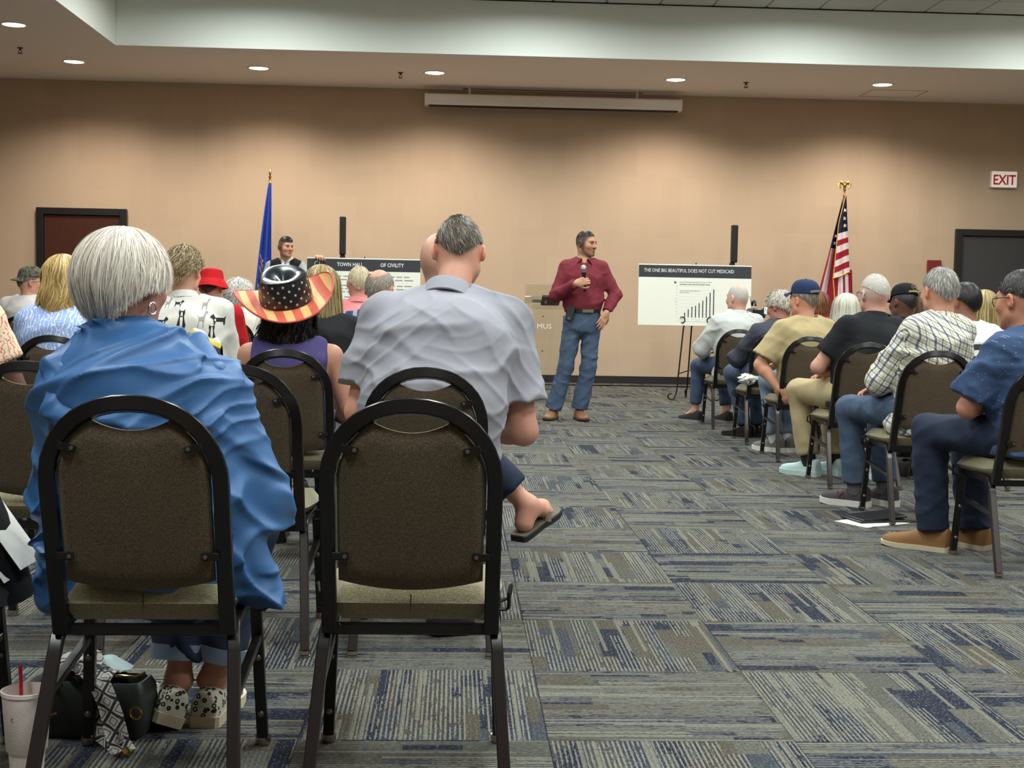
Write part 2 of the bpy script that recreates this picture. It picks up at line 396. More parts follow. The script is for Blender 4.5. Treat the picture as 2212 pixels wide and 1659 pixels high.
# ------------------------------------------------------------------ wall fittings
def text(name, s, size, m, parent, loc, ax=None, sx=1., align='LEFT', ext=.0004, bold=0):
    c = bpy.data.curves.new(name, 'FONT'); c.body = s; c.size = size; c.align_x = align; c.extrude = ext; c.offset = bold; c.resolution_u = 2
    t = bpy.data.objects.new(name, c); COL.objects.link(t)
    dg = bpy.context.evaluated_depsgraph_get(); me = bpy.data.meshes.new_from_object(t.evaluated_get(dg))
    bpy.data.objects.remove(t); me.name = name
    o = link(name, me, m, parent); o.location = loc; o.rotation_euler = ax or (R(90), 0, 0); o.scale = (sx, 1, 1)
    return o
ex = empty('exit_sign', (7.36, YW, 2.84), 0, 'white wall-mounted exit sign with red letters above the dark door', 'sign')
MB().box((0, -.03, 0), (.365, .06, .23), bev=.012).build('housing', plain('exit_white', (236, 226, 220), .4), ex)
MB().box((0, -.0605, 0), (.345, .003, .21), bev=.002).build('face_plate', plain('exit_lit_face', (236, 226, 220), .4, **{'Emission Color': (1., .86, .8, 1), 'Emission Strength': .3}), ex)
text('lettering', 'EXIT', .185, plain('exit_red', (214, 48, 44), .5), ex, (.0, -.0625, -.068), sx=.82, align='CENTER', bold=.004)
fp = empty('fire_alarm_pull', (6.458, YW, 1.62), 0, 'dark red fire alarm box on the wall beside the dark door', 'alarm')
M_FR = plain('alarm_red', (120, 34, 32), .4)
MB().box((0, -.025, 0), (.185, .05, .24), bev=.008).build('box', M_FR, fp)
MB().box((0, -.054, -.03), (.1, .012, .05), bev=.004).build('pull_bar', plain('alarm_white', (220, 210, 205)), fp)
# ------------------------------------------------------------------ the banquet chair
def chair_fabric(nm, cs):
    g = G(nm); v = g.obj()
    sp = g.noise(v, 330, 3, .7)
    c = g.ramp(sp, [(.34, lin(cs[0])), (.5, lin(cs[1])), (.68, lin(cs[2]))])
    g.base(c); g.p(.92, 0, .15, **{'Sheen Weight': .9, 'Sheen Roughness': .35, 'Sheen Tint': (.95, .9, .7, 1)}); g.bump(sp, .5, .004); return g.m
M_FAB = chair_fabric('olive_chair_fabric_shaded', ((70, 58, 46), (91, 78, 62), (114, 101, 83))); M_SEAT = chair_fabric('olive_chair_fabric_lit', ((112, 103, 80), (140, 130, 103), (168, 158, 128)))  # one fabric; ceiling light on seat and panel front put into a lighter colour
M_FRAME = plain('dark_bronze_frame', (30, 27, 26), .28, .3, grain=.12)
M_LEG = plain('dark_bronze_leg', (54, 46, 44), .3, .55)
M_BOLT = plain('bolt_grey', (120, 116, 112), .35, .8)
M_GLIDE = plain('nickel_glide', (190, 180, 165), .2, 1)
def arch(aw, z0, z1, ysh=0., n=20, ro=None):
    """arch outline in the chair-back plane: half width aw, straight up to z1, then a round top; y follows the lean"""
    pts = []; top = .872
    for z in np.linspace(z0, z1, 6): pts.append((-aw, z))
    rz = top-z1-.017 if ro is None else ro
    for k in range(1, n):
        a = math.pi-math.pi*k/n
        ca, sa = math.cos(a), math.sin(a)
        pts.append((aw*math.copysign(abs(ca)**.92, ca), z1+rz*abs(sa)**.95))
    for z in np.linspace(z1, z0, 6): pts.append((aw, z))
    return [(x, lean(z)+ysh, z) for x, z in pts]
def lean(z): return -.10-.15*((z-.37)/.5)
def make_chair():
    r = empty('banquet_chair', (0, 0, 0))
    f = MB().tube(arch(.173, .36, .685), .032, .026, sq=True, up=(0, -1, .3))
    f.build('back_frame', M_FRAME, r)
    # padded back panel with a scooped top
    n = 25; us = np.linspace(-1, 1, n); aw = .152
    def edge_top(x):
        ax = abs(x)
        s = .80+.022*(min(ax, .078)/.078)**2
        if ax > .078:
            t = (ax-.078)/(aw-.078); s = min(s, .685+.158*math.sqrt(max(0, 1-(ax/(aw+.004))**2))); 
        return s
    def edge_bot(x): return .456+.022*(abs(x)/aw)**2
    rows = 17; front, back = [], []
    for u in us:
        x = u*aw; zt, zb = edge_top(x), edge_bot(x); fr, bk = [], []
        for k in range(rows):
            t = k/(rows-1); z = zb+(zt-zb)*t
            e = min(1., min(t, 1-t)*9, (1-abs(u))*9); e = math.sqrt(max(0, 1-(1-e)**2))
            bulge = (1-u*u)*math.sin(math.pi*t)
            fr.append((x, lean(z)+.006+(.022+.012*bulge)*e, z)); bk.append((x, lean(z)-.004-(.012+.008*bulge)*e, z))
        front.append(fr); back.append(bk)
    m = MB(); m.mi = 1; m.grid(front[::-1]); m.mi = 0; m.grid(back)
    for i in range(n-1):   # the top edge takes the lit tone of the same fabric
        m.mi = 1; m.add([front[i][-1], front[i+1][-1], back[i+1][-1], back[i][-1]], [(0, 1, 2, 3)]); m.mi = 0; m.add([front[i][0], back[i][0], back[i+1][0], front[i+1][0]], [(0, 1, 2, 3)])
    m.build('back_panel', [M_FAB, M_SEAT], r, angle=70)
    for sx in (-1, 1):
        for z, xx in ((.765, .132), (.535, .155)):
            b = MB().box((sx*(xx-.008), lean(z)-.02, z), (.036, .008, .017), ax=[[math.cos(.25*(z > .7)), 0, -sx*math.sin(.25*(z > .7))*-1], [0, 1, 0], [sx*-math.sin(.25*(z > .7)), 0, math.cos(.25*(z > .7))]], bev=.002)
            b = b.build('bracket', M_FRAME, r)
            MB().lathe([(.0045, 0), (.0045, .003), (.001, .004)], (sx*(xx-.018), lean(z)-.024, z), 10, [[1, 0, 0], [0, 0, 1], [0, -1, 0]]).build('screw', M_BOLT, b)
    # seat cushion
    nu, nv = 15, 17; top, bot = [], []
    for i in range(nu):
        u = -1+2*i/(nu-1); a, b = [], []
        for j in range(nv):
            t = j/(nv-1); y = -.115+.385*t
            wd = .168+.036*min(1, t*1.6); wd *= 1 if t < .93 else 1-.10*((t-.93)/.07)**2
            e = min(1, (1-abs(u))*7, t*9, (1-t)*7); e = math.sqrt(max(0, 1-(1-e)**2))
            crown = .014*(1-u*u)*math.sin(math.pi*min(1, t+.15))
            wf = -.012*max(0, (t-.7)/.3)**2+.014*max(0, 1-t*3)
            rim = .410+wf; a.append((u*wd, y, rim+(.036+crown)*e)); b.append((u*wd, y, rim-(.034+.6*wf)*e))
        top.append(a); bot.append(b)
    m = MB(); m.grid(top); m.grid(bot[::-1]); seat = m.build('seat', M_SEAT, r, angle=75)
    MB().tube([(0, -.1165, z) for z in (.444, .424, .404)], .0014, n=5).build('seam', plain('seam_thread', (60, 52, 40), .9), seat)
    # side rails bending into the rear legs; front legs; braces
    for s in (-1, 1):
        rail = [(s*.178, .215, .372), (s*.178, .0, .374), (s*.180, -.06, .368), (s*.184, -.088, .345), (s*.187, -.105, .31)]
        MB().tube(rail, .024, .026, sq=True, up=(s, 0, 0)).build('side_rail', M_FRAME, r)
        lg = MB().tube([(s*.187, -.103, .315), (s*.207, -.245, .018)], .025, .026, sq=True, up=(s, 0, 0)).build('leg', M_LEG, r)
        MB().lathe([(.017, .022), (.018, .012), (.012, .010), (.017, .006), (.016, .0), (.002, .0)], (s*.207, -.247, 0), 14).build('foot_cap', M_GLIDE, lg)
        lg = MB().tube([(s*.190, .205, .372), (s*.205, .245, .014)], .024, .026, sq=True, up=(s, 0, 0)).build('leg', M_FRAME, r)
        MB().lathe([(.019, .02), (.019, .008), (.016, .0), (.002, .0)], (s*.2055, .246, 0), 14).build('foot_cap', M_GLIDE, lg)
        for z in (.22, .08):
            t = (.372-z)/.358
            MB().lathe([(.008, 0), (.008, .004), (.004, .007)], (s*(.19+.015*t), .205+.04*t-.012, z), 12, [[1, 0, 0], [0, 0, 1], [0, -1, 0]]).build('bumper', M_BOLT, lg)
        MB().tube([(s*.196, .225, .27), (s*.194, -.135, .235)], .016, .020, sq=True, up=(s, 0, 0)).build('brace', M_FRAME, r)
        hk = MB().tube([(s*.19, .17, .345), (s*.216, .17, .345), (s*.222, .165, .35), (s*.222, .165, .385), (s*.226, .18, .40), (s*.23, .215, .395), (s*.226, .225, .36), (s*.2, .222, .352)], .0045, n=6)
        hk.build('ganging_hook', M_FRAME, r)
    for y, z, ww in ((-.085, .362, .352), (.2, .36, .36)):
        MB().box((0, y, z), (ww, .02, .024), bev=.003).build('cross_bar', M_FRAME, r)
    return r
CH = make_chair(); used = [0]
def chair(x, y, rz, label, group):
    r = CH if not used[0] else copy_tree(CH)
    used[0] = 1; r.location = (x, y, 0); r.rotation_euler = (0, 0, R(rz))
    return tag(r, label, 'chair', group)
GL, GR = 'banquet chairs left of the aisle', 'banquet chairs right of the aisle'
ROWY = {1: 2.885, 2: 4.125, 3: 5.345, 4: 6.55, 5: 7.83, 6: 9.16, 7: 10.26, 8: 11.5}
CHAIRS = [
 (-.085, 2.885, 0, 'empty brown banquet chair nearest the camera, beside the aisle', GL),
 (-.645, 2.86, 1, 'banquet chair under the woman in the blue jacket', GL),
 (-1.25, 2.87, 0, 'banquet chair at the left edge holding a black bag', GL),
 (-.085, 4.125, 0, 'banquet chair under the man in the grey patterned shirt', GL),
 (-.64, 4.125, 0, 'empty banquet chair just left of the man in the grey patterned shirt', GL),
 (-1.245, 4.12, 0, 'empty banquet chair in front of the black bag at the left edge', GL),
 (-.66, 5.345, 0, 'banquet chair under the person in the flag-patterned cowboy hat', GL),
 (-.08, 5.345, 0, 'banquet chair under the bald man, hidden behind the grey patterned shirt', GL),
 (-1.98, 5.35, 0, 'banquet chair under the person in the floral blouse at the left edge', GL),
 (-.69, 6.55, 0, 'banquet chair under the blond woman in the black top', GL),
 (-1.30, 6.55, 0, 'banquet chair under the person in the dog-print shirt', GL),
 (-1.91, 6.55, 0, 'banquet chair under the woman with long wavy blond hair', GL),
 (-.47, 7.83, 0, 'banquet chair under the man in the blue plaid shirt', GL),
 (-.68, 9.1, 0, 'banquet chair under the man in the pink shirt', GL),
 (-1.87, 10.1, 0, 'banquet chair under the person in the red bucket hat', GL),
 (-1.88, 11.4, 0, 'banquet chair under the person with fluffy white hair', GL),
 (-3.70, 11.6, 0, 'banquet chair under the man in the camouflage cap', GL),
 (2.40, 5.36, 0, 'banquet chair under the man in the dark blue dotted shirt', GR),
 (2.38, 6.585, 0, 'banquet chair under the man in the cream plaid shirt', GR),
 (2.43, 7.84, 0, 'banquet chair under the man in the black polo shirt', GR),
 (2.45, 9.17, 0, 'banquet chair under the man in the tan T-shirt', GR),
 (2.47, 10.24, 0, 'banquet chair under the white-haired man in the navy jacket', GR),
 (2.45, 11.47, 0, 'banquet chair under the man in the pale grey jacket', GR),
 (3.02, 5.36, 0, 'banquet chair at the right edge, second from the aisle behind the dotted shirt', GR),
 (3.09, 7.86, 0, 'banquet chair under the dark-haired person in white behind the plaid shirt', GR),
 (3.14, 9.17, 0, 'banquet chair under the man in the black cap', GR),
 (3.76, 9.17, 0, 'banquet chair under the blond woman at the far right', GR),
 (3.10, 10.26, 0, 'banquet chair under the woman with a white bob', GR),
 (3.73, 10.26, 0, 'banquet chair under the woman with brown hair behind the black cap', GR),
 (3.22, 11.5, 0, 'banquet chair under the person with reddish hair', GR),
]
for c in CHAIRS: chair(*c)
# ------------------------------------------------------------------ implicit surfaces: bodies and clothes as continuous skins
A = lambda *v: np.array(v, float)
def smin(a, b, k):
    if k <= 0: return np.minimum(a, b)
    h = np.clip(.5+.5*(b-a)/k, 0, 1); return b+(a-b)*h-k*h*(1-h)
def ell(P, c, r, Rm=None):
    q = P-c
    if Rm is not None: q = q@Rm
    r = np.asarray(r, np.float32); k0 = np.sqrt(((q/r)**2).sum(1)); k1 = np.sqrt(((q/(r*r))**2).sum(1))
    return k0*(k0-1)/np.maximum(k1, 1e-6)
def cone(P, a, b, ra, rb, cut=None, cut0=None):
    a = np.asarray(a, np.float32); d = np.asarray(b, np.float32)-a; L2 = float(d@d)+1e-9
    q = P-a; t = np.clip(q@d/L2, 0, 1)
    r = np.sqrt(((q-t[:, None]*d)**2).sum(1))-(ra+(rb-ra)*t)
    if cut is not None or cut0 is not None:
        s = q@d/math.sqrt(L2)
        if cut is not None: r = np.maximum(r, s-cut*math.sqrt(L2))
        if cut0 is not None: r = np.maximum(r, cut0*math.sqrt(L2)-s)
    return r
def econe(P, a, b, wa, wb, X=(1, 0, 0)):
    a = np.asarray(a, np.float32); d = np.asarray(b, np.float32)-a; L2 = float(d@d)+1e-9; X = np.asarray(X, np.float32)
    q = P-a; t = np.clip(q@d/L2, 0, 1); q = q-t[:, None]*d
    lx = q@X; ry2 = np.maximum((q*q).sum(1)-lx*lx, 0)
    wx = wa[0]+(wb[0]-wa[0])*t; wy = wa[1]+(wb[1]-wa[1])*t
    return (np.sqrt((lx/wx)**2+ry2/(wy*wy))-1)*np.minimum(wx, wy)
def near(P, c, rad, fn):
    d = np.sqrt(((P-np.asarray(c, np.float32))**2).sum(1)); out = (d-rad*.8).astype(np.float32); m = d < rad
    if m.any(): out[m] = fn(P[m])
    return out
def folds(P, amp, f, s):
    """cloth folds: curved, patchy ridges whose direction wanders over the cloth"""
    x, y, z = P[:, 0], P[:, 1], P[:, 2]
    a = x+.040*np.sin(13*z+3*s)+.022*np.sin(31*y+s+8*z); b = y+.03*np.sin(15*x+s)+.018*np.sin(37*z+2*s); c = z+.040*np.sin(11*x+5*s)+.026*np.sin(21*y+s+9*x)
    rg = lambda v: 1.1-np.sqrt(np.sin(v)**2+.012)
    w1 = rg(f*.5*(.55*a+.25*b+.75*c)+s); w2 = rg(f*.55*(.8*c-.5*a+.3*b)+5*s); w3 = rg(f*1.05*(.9*c+.2*a-.5*b)+7*s)
    u = np.sin(7*x+5*z+4*s+1.7*np.sin(6*z+s)); m1 = np.clip(u*1.4, 0, 1); m2 = np.clip(-u*1.4, 0, 1); m3 = np.clip(1.3*np.sin(13*z-9*x+s), 0, 1)
    return amp*(1.35*w1**3*m1+1.35*w2**3*m2+.7*w3**3*m3-.4+.3*np.sin(11*c+6*a+s))
def mesh_sdf(fn, lo, hi, h, relax=0):
    """sparse sampling of fn around its zero set, then surface nets"""
    B = 8; lo = np.asarray(lo, np.float32); nb = np.maximum(1, np.ceil((np.asarray(hi)-lo)/(h*B)).astype(int)); n = nb*B+1
    g = [lo[i]+(np.arange(nb[i])+.5)*h*B for i in range(3)]
    C = np.stack(np.meshgrid(*g, indexing='ij'), -1).reshape(-1, 3).astype(np.float32)
    vc = fn(C).reshape(nb); act = np.abs(vc) < h*B*.87+.03
    V = np.where(vc < 0, np.float32(-1), np.float32(1)); V = np.repeat(np.repeat(np.repeat(V, B, 0), B, 1), B, 2)
    V = np.pad(V, ((0, 1),)*3, mode='edge'); m = np.zeros(n, bool)
    bi = np.argwhere(act)
    for b in bi*B: m[b[0]:b[0]+B+1, b[1]:b[1]+B+1, b[2]:b[2]+B+1] = True
    idx = np.argwhere(m)
    for s in range(0, len(idx), 150000):
        q = idx[s:s+150000]; V[q[:, 0], q[:, 1], q[:, 2]] = fn((lo+q*np.float32(h)).astype(np.float32))
    V[0], V[-1] = 1, 1; V[:, 0], V[:, -1] = 1, 1; V[:, :, 0], V[:, :, -1] = 1, 1
    I = V < 0; c = n-1
    cnt = np.zeros(c, np.int8)
    for i in (0, 1):
        for j in (0, 1):
            for k in (0, 1): cnt += I[i:c[0]+i, j:c[1]+j, k:c[2]+k]
    cells = np.argwhere((cnt > 0) & (cnt < 8)); ids = np.full(c, -1, np.int32); ids[tuple(cells.T)] = np.arange(len(cells))
    cv = {(i, j, k): V[cells[:, 0]+i, cells[:, 1]+j, cells[:, 2]+k] for i in (0, 1) for j in (0, 1) for k in (0, 1)}
    acc = np.zeros((len(cells), 3), np.float32); num = np.zeros(len(cells), np.float32)
    for ax in range(3):
        for u in (0, 1):
            for v in (0, 1):
                p = [u, v]; p.insert(ax, 0); q = [u, v]; q.insert(ax, 1); a, b = cv[tuple(p)], cv[tuple(q)]
                x = (a < 0) != (b < 0); t = np.where(x, a/np.where(x, a-b, 1), 0)
                e = np.zeros((len(cells), 3), np.float32); e[:] = p; e[:, ax] = t
                acc[x] += e[x]; num += x
    P = lo+(cells+acc/num[:, None])*h
    F = []
    for ax in range(3):
        sl0 = [slice(1, c[i]) for i in range(3)]; sl0[ax] = slice(0, c[ax])
        s1 = list(sl0); s1[ax] = slice(1, c[ax]+1)
        a, b = I[tuple(sl0)], I[tuple(s1)]
        e = np.argwhere(a != b); o = np.ones(3, int); o[ax] = 0; e = e+o
        fl = a[tuple((e-o).T)]
        u, v = (ax+1) % 3, (ax+2) % 3; du = np.zeros(3, int); du[u] = 1; dv = np.zeros(3, int); dv[v] = 1
        q = np.stack([ids[tuple((e-du-dv).T)], ids[tuple((e-dv).T)], ids[tuple(e.T)], ids[tuple((e-du).T)]], 1)
        q[~fl] = q[~fl][:, ::-1]; F.append(q)
    F = np.concatenate(F); F = F[(F >= 0).all(1)]
    for _ in range(relax):
        e = np.concatenate([F[:, [0, 1]], F[:, [1, 2]], F[:, [2, 3]], F[:, [3, 0]]]); dg = np.bincount(e[:, 0], minlength=len(P))+1e-9
        P = .45*P+.55*np.stack([np.bincount(e[:, 0], P[e[:, 1], i], len(P))/dg for i in range(3)], 1)
    return P, F
def rotz(a): c, s = math.cos(a), math.sin(a); return np.array([[c, -s, 0], [s, c, 0], [0, 0, 1.]])
def rotx(a): c, s = math.cos(a), math.sin(a); return np.array([[1, 0, 0], [0, c, -s], [0, s, c.real]])
def roty(a): c, s = math.cos(a), math.sin(a); return np.array([[c, 0, s], [0, 1, 0], [-s, 0, c]])
unit = lambda v: np.asarray(v, float)/np.linalg.norm(v)

# ---- anatomy
def head_sd(Q, fem=0, big=1.):
    """skull, face, nose, brow, lips, ears; Q in head coordinates (y ahead, z up)"""
    Q = Q/np.float32(big)
    Qa = Q.copy(); Qa[:, 0] = np.abs(Qa[:, 0])
    d = ell(Q, A(0, -.008, 0), (.075, .097, .1))
    d = smin(d, ell(Q, A(0, .03, -.052), (.060, .062, .074)), .03)
    d = smin(d, cone(Qa, A(.046, .005, -.078), A(.012, .072, -.112), .026, .020), .03)
    d = smin(d, cone(Qa, A(-.02, .082, .010), A(.040, .074, .010), .012, .010), .015)
    d = smin(d, ell(Qa, A(.042, .058, -.040), (.022, .026, .02)), .025)
    d = np.maximum(d, -(np.sqrt(((Qa-A(.031, .101, -.013))**2).sum(1))-.0165)) if False else smin(d, d, 0)
    sock = ell(Qa, A(.031, .098, -.013), (.019, .017, .012)); d = -smin(-d, sock, .010)
    d = smin(d, cone(Q, A(0, .088, -.006), A(0, .114, -.044), .008, .012), .012)
    d = smin(d, ell(Qa, A(.011, .101, -.047), (.009, .011, .008)), .008)
    d = smin(d, cone(Qa, A(0, .096, -.073), A(.018, .089, -.075), .0065, .004), .007)
    d = smin(d, cone(Qa, A(0, .094, -.085), A(.015, .088, -.083), .0075, .004), .007)
    er = ell(Qa, A(.081, -.012, -.022), (.010, .021, .033), rotz(.35)@rotx(-.15))
    er = np.maximum(er, -ell(Qa, A(.092, -.008, -.02), (.009, .013, .021)))
    d = smin(d, er, .006)
    return d*big
def hand_sd(P, w, d, n, s, curl=.6, spread=.12, k=1.):
    """palm, four unequal bent fingers and a thumb off the palm's side; w wrist, d finger direction, n palm side, s towards the thumb"""
    w, d, n, s = np.asarray(w, float), unit(d), unit(n), unit(s)
    out = cone(P, w, w+d*.03*k, .024*k, .022*k)
    kn = []
    for i, o in enumerate((.030, .010, -.010, -.029)):
        b = w+s*o*.75*k+d*.012*k; t = w+s*o*k+d*(.088-.004*abs(i-1)-.004*(i == 3))*k
        out = smin(out, cone(P, b, t, .0145*k, .0115*k), .012*k); kn.append(t)
    for i, (t, L) in enumerate(zip(kn, (.072, .080, .074, .058))):
        dd = unit(d+s*spread*(.9-.6*i)); c = curl*(1+.08*i); p = t
        for j, fr in enumerate((.48, .30, .22)):
            ang = c*(.9 if j == 0 else 1.1)*(j+1)*.75
            v = dd*math.cos(ang)+n*math.sin(ang); q = p+v*L*fr*k
            out = smin(out, cone(P, p, q, (.0098-.0011*j)*k, (.0092-.0014*j)*k), .004*k); p = q
    b = w+s*.022*k+d*.022*k; v1 = unit(d*.55+s*.75+n*.45); q = b+v1*.042*k; v2 = unit(d*.8+s*.25+n*.55); e = q+v2*.036*k; v3 = unit(d*.8+n*.6-s*.1); f3 = e+v3*.026*k
    out = smin(out, cone(P, b, q, .0165*k, .012*k), .012*k); out = smin(out, cone(P, q, e, .0115*k, .0105*k), .005*k); out = smin(out, cone(P, e, f3, .0105*k, .008*k), .004*k)
    return out
def foot_sd(P, an, d, up=(0, 0, 1)):
    d = unit(d); up = unit(np.asarray(up, float)); h = an-up*.055-d*.035; toe = an+d*.155-up*.062; X = np.cross(d, up)
    o = cone(P, an, h, .038, .034); o = smin(o, cone(P, an+d*.02-up*.02, an+d*.10-up*.048, .036, .030), .03)
    for i, t in enumerate((-.028, -.010, .006, .021, .034)):
        q = an+d*(.145-.010*abs(i)*1.0)+X*t-up*.062
        o = smin(o, cone(P, an+d*.08+X*t*.6-up*.052, q, .022, .0115-.001*i), .010)
    return o

SKIN = None
def skin_mat():
    g = G('skin'); a = g.n('Attribute', attribute_name='tint').outputs['Color']; v = g.obj()
    n = g.noise(v, 55, 3); c = g.mix(g.math('MULTIPLY', n, .10), a, g.mix(.5, a, lin((170, 80, 66))))
    g.base(c); g.p(.5, 0, .35, **{'Subsurface Weight': .12, 'Subsurface Scale': .008}); g.set(g.b.inputs['Subsurface Radius'], (1., .35, .2))
    g.bump(g.noise(v, 420, 2), .12, .002); return g.m
def hair_mat(name='hair'):
    g = G(name); a = g.n('Attribute', attribute_name='tint').outputs['Color']
    g.base(a); g.p(.42, 0, .4); tr = g.n('BsdfTranslucent', {0: a}); mx_ = g.n('MixShader', {0: .15}); g.t.links.new(g.b.outputs[0], mx_.inputs[1]); g.t.links.new(tr.outputs[0], mx_.inputs[2]); g.t.links.new(mx_.outputs[0], g.t.nodes['Material Output'].inputs['Surface']); return g.m
SKIN = skin_mat(); HAIR = hair_mat()

class Figure: pass
def joints(sp, x, y, rz, head, hyaw, hpitch, hroll):
    """skeleton in the person's own frame (origin on the floor below the hips, y ahead)"""
    J = Figure(); Rm = rotz(-rz)
    J.hc = Rm@(np.array(head, float)-A(x, y, 0)); J.Rh = rotz(hyaw-rz)@rotx(-hpitch)@roty(hroll)
    b = J.b = sp.get('b', 1.); st = J.st = sp.get('stand', False); J.big = sp.get('big', 1.)
    hz = sp.get('hipz', .93 if st else .548); J.hip = A(*sp.get('hip', (0, 0, hz)))
    nk = sp.get('neck'); J.N = A(*nk) if nk else J.hc+A(0, -.026, -.150)*J.big+(J.hip-J.hc)*A(.12, .06, 0)
    sw = sp.get('sw', .185)*1.; J.sw = sw; ax = unit(J.N-J.hip)
    lat = unit(A(math.cos(sp.get('twist', 0)), math.sin(sp.get('twist', 0)), sp.get('tilt', 0))); J.lat = lat
    J.waist = J.hip+(J.N-J.hip)*.36+A(0, sp.get('slump', -.02), 0); J.chest = J.hip+(J.N-J.hip)*.70+A(0, sp.get('slump', -.02)*.8, 0)
    J.sh = {s: J.N+lat*s*sw-ax*sp.get('shd', .070)+A(0, .0, 0) for s in (-1, 1)}
    arms = sp.get('arms', {})
    J.el, J.wr, J.hd = {}, {}, {}
    for s in (-1, 1):
        e, wv = arms.get(s, (None, None))[:2]
        J.el[s] = A(*e) if e else J.sh[s]+A(s*.055, .05, -.275)
        J.wr[s] = A(*wv) if wv else A(s*.075, J.hip[1]+.28, J.hip[2]+.105)
        J.hd[s] = arms[s][2] if s in arms and len(arms[s]) > 2 else None
    J.hp = {s: J.hip+A(s*.088*b, 0, 0) for s in (-1, 1)}
    lg = sp.get('legs', {}); J.kn, J.an, J.ft = {}, {}, {}
    for s in (-1, 1):
        k, a = lg.get(s, (None, None))[:2]
        if st: J.kn[s] = A(*k) if k else J.hp[s]+A(s*.02, .02, -.43); J.an[s] = A(*a) if a else A(s*.12, 0, .09)
        else: J.kn[s] = A(*k) if k else A(s*.11, .43, .515); J.an[s] = A(*a) if a else A(s*.115, .42, .1)
        J.ft[s] = unit(lg[s][2]) if s in lg and len(lg[s]) > 2 else unit(A(s*.12, 1, 0))
    return J
def body_fn(J, sp):
    fem = sp.get('fem', 0); b = J.b; nr = (.048 if fem else .056)*J.big; Rh = J.Rh.astype(np.float32)
    hcf = J.hc.astype(np.float32); at = .9 if fem else 1.; barefoot = sp.get('barefoot', ()); full = sp.get('ankles', bool(barefoot))
    def fn(P):
        P = P.astype(np.float32)
        d = near(P, J.hc, .21, lambda p: head_sd((p-hcf)@Rh, fem, J.big))
        d = smin(d, cone(P, J.hc+J.Rh@A(0, -.022, -.06), J.N+A(0, 0, -.05), nr*.98, nr*1.12), .025)
        d = smin(d, econe(P, J.N-A(0, 0, .05), J.chest, (.10, .06), (.15*b, .095*b), J.lat), .04)
        d = smin(d, econe(P, J.chest, J.hip, (.14*b, .09*b), (.15*b, .1*b), J.lat), .04)
        for s in (-1, 1):
            d = smin(d, cone(P, J.N-A(0, 0, .045), J.sh[s], .045, .050*at), .04)
            d = smin(d, cone(P, J.sh[s], J.el[s], .050*b*at, .040*b*at), .02)
            m = J.el[s]+(J.wr[s]-J.el[s])*.25
            d = smin(d, cone(P, J.el[s], m, .039*b*at, .043*b*at), .02); d = smin(d, cone(P, m, J.wr[s], .043*b*at, .027*at), .015)
            hd = J.hd[s]
            if hd is None:
                fd = unit(J.wr[s]-J.el[s]); n = unit(A(-s*.4, .1, -1)); n = unit(n-fd*(n@fd)); th = np.cross(n, fd)*(1 if s > 0 else -1); c = .55
            else:
                fd, n, c = unit(hd[0]), hd[1], hd[2]; n = unit(np.asarray(n, float)-fd*(np.asarray(n, float)@fd)); th = np.cross(n, fd)*(1 if s > 0 else -1)
                if len(hd) > 3: th = np.asarray(hd[3], float)
            d = smin(d, near(P, J.wr[s]+fd*.08, .2, lambda p: hand_sd(p, J.wr[s], fd, n, th, c, k=at)), .012)
            if not full:   # legs end inside the trousers
                d = smin(d, cone(P, J.hp[s], J.hp[s]+(J.kn[s]-J.hp[s])*.3, .07*b, .06), .03); continue
            d = smin(d, cone(P, J.hp[s], J.kn[s], .07*b, .05), .03); d = smin(d, cone(P, J.kn[s], J.an[s], .050*at, .032*at), .02)
            if s in barefoot: d = smin(d, near(P, J.an[s]+J.ft[s]*.05, .26, lambda p: foot_sd(p, J.an[s], J.ft[s], sp.get('footup', (0, 0, 1)))), .015)
            else: d = smin(d, cone(P, J.an[s], J.an[s]+J.ft[s]*.10-A(0, 0, .055), .034, .026), .02)
        return d
    return fn
def bounds(pts, pad):
    p = np.array(pts); return p.min(0)-pad, p.max(0)+pad
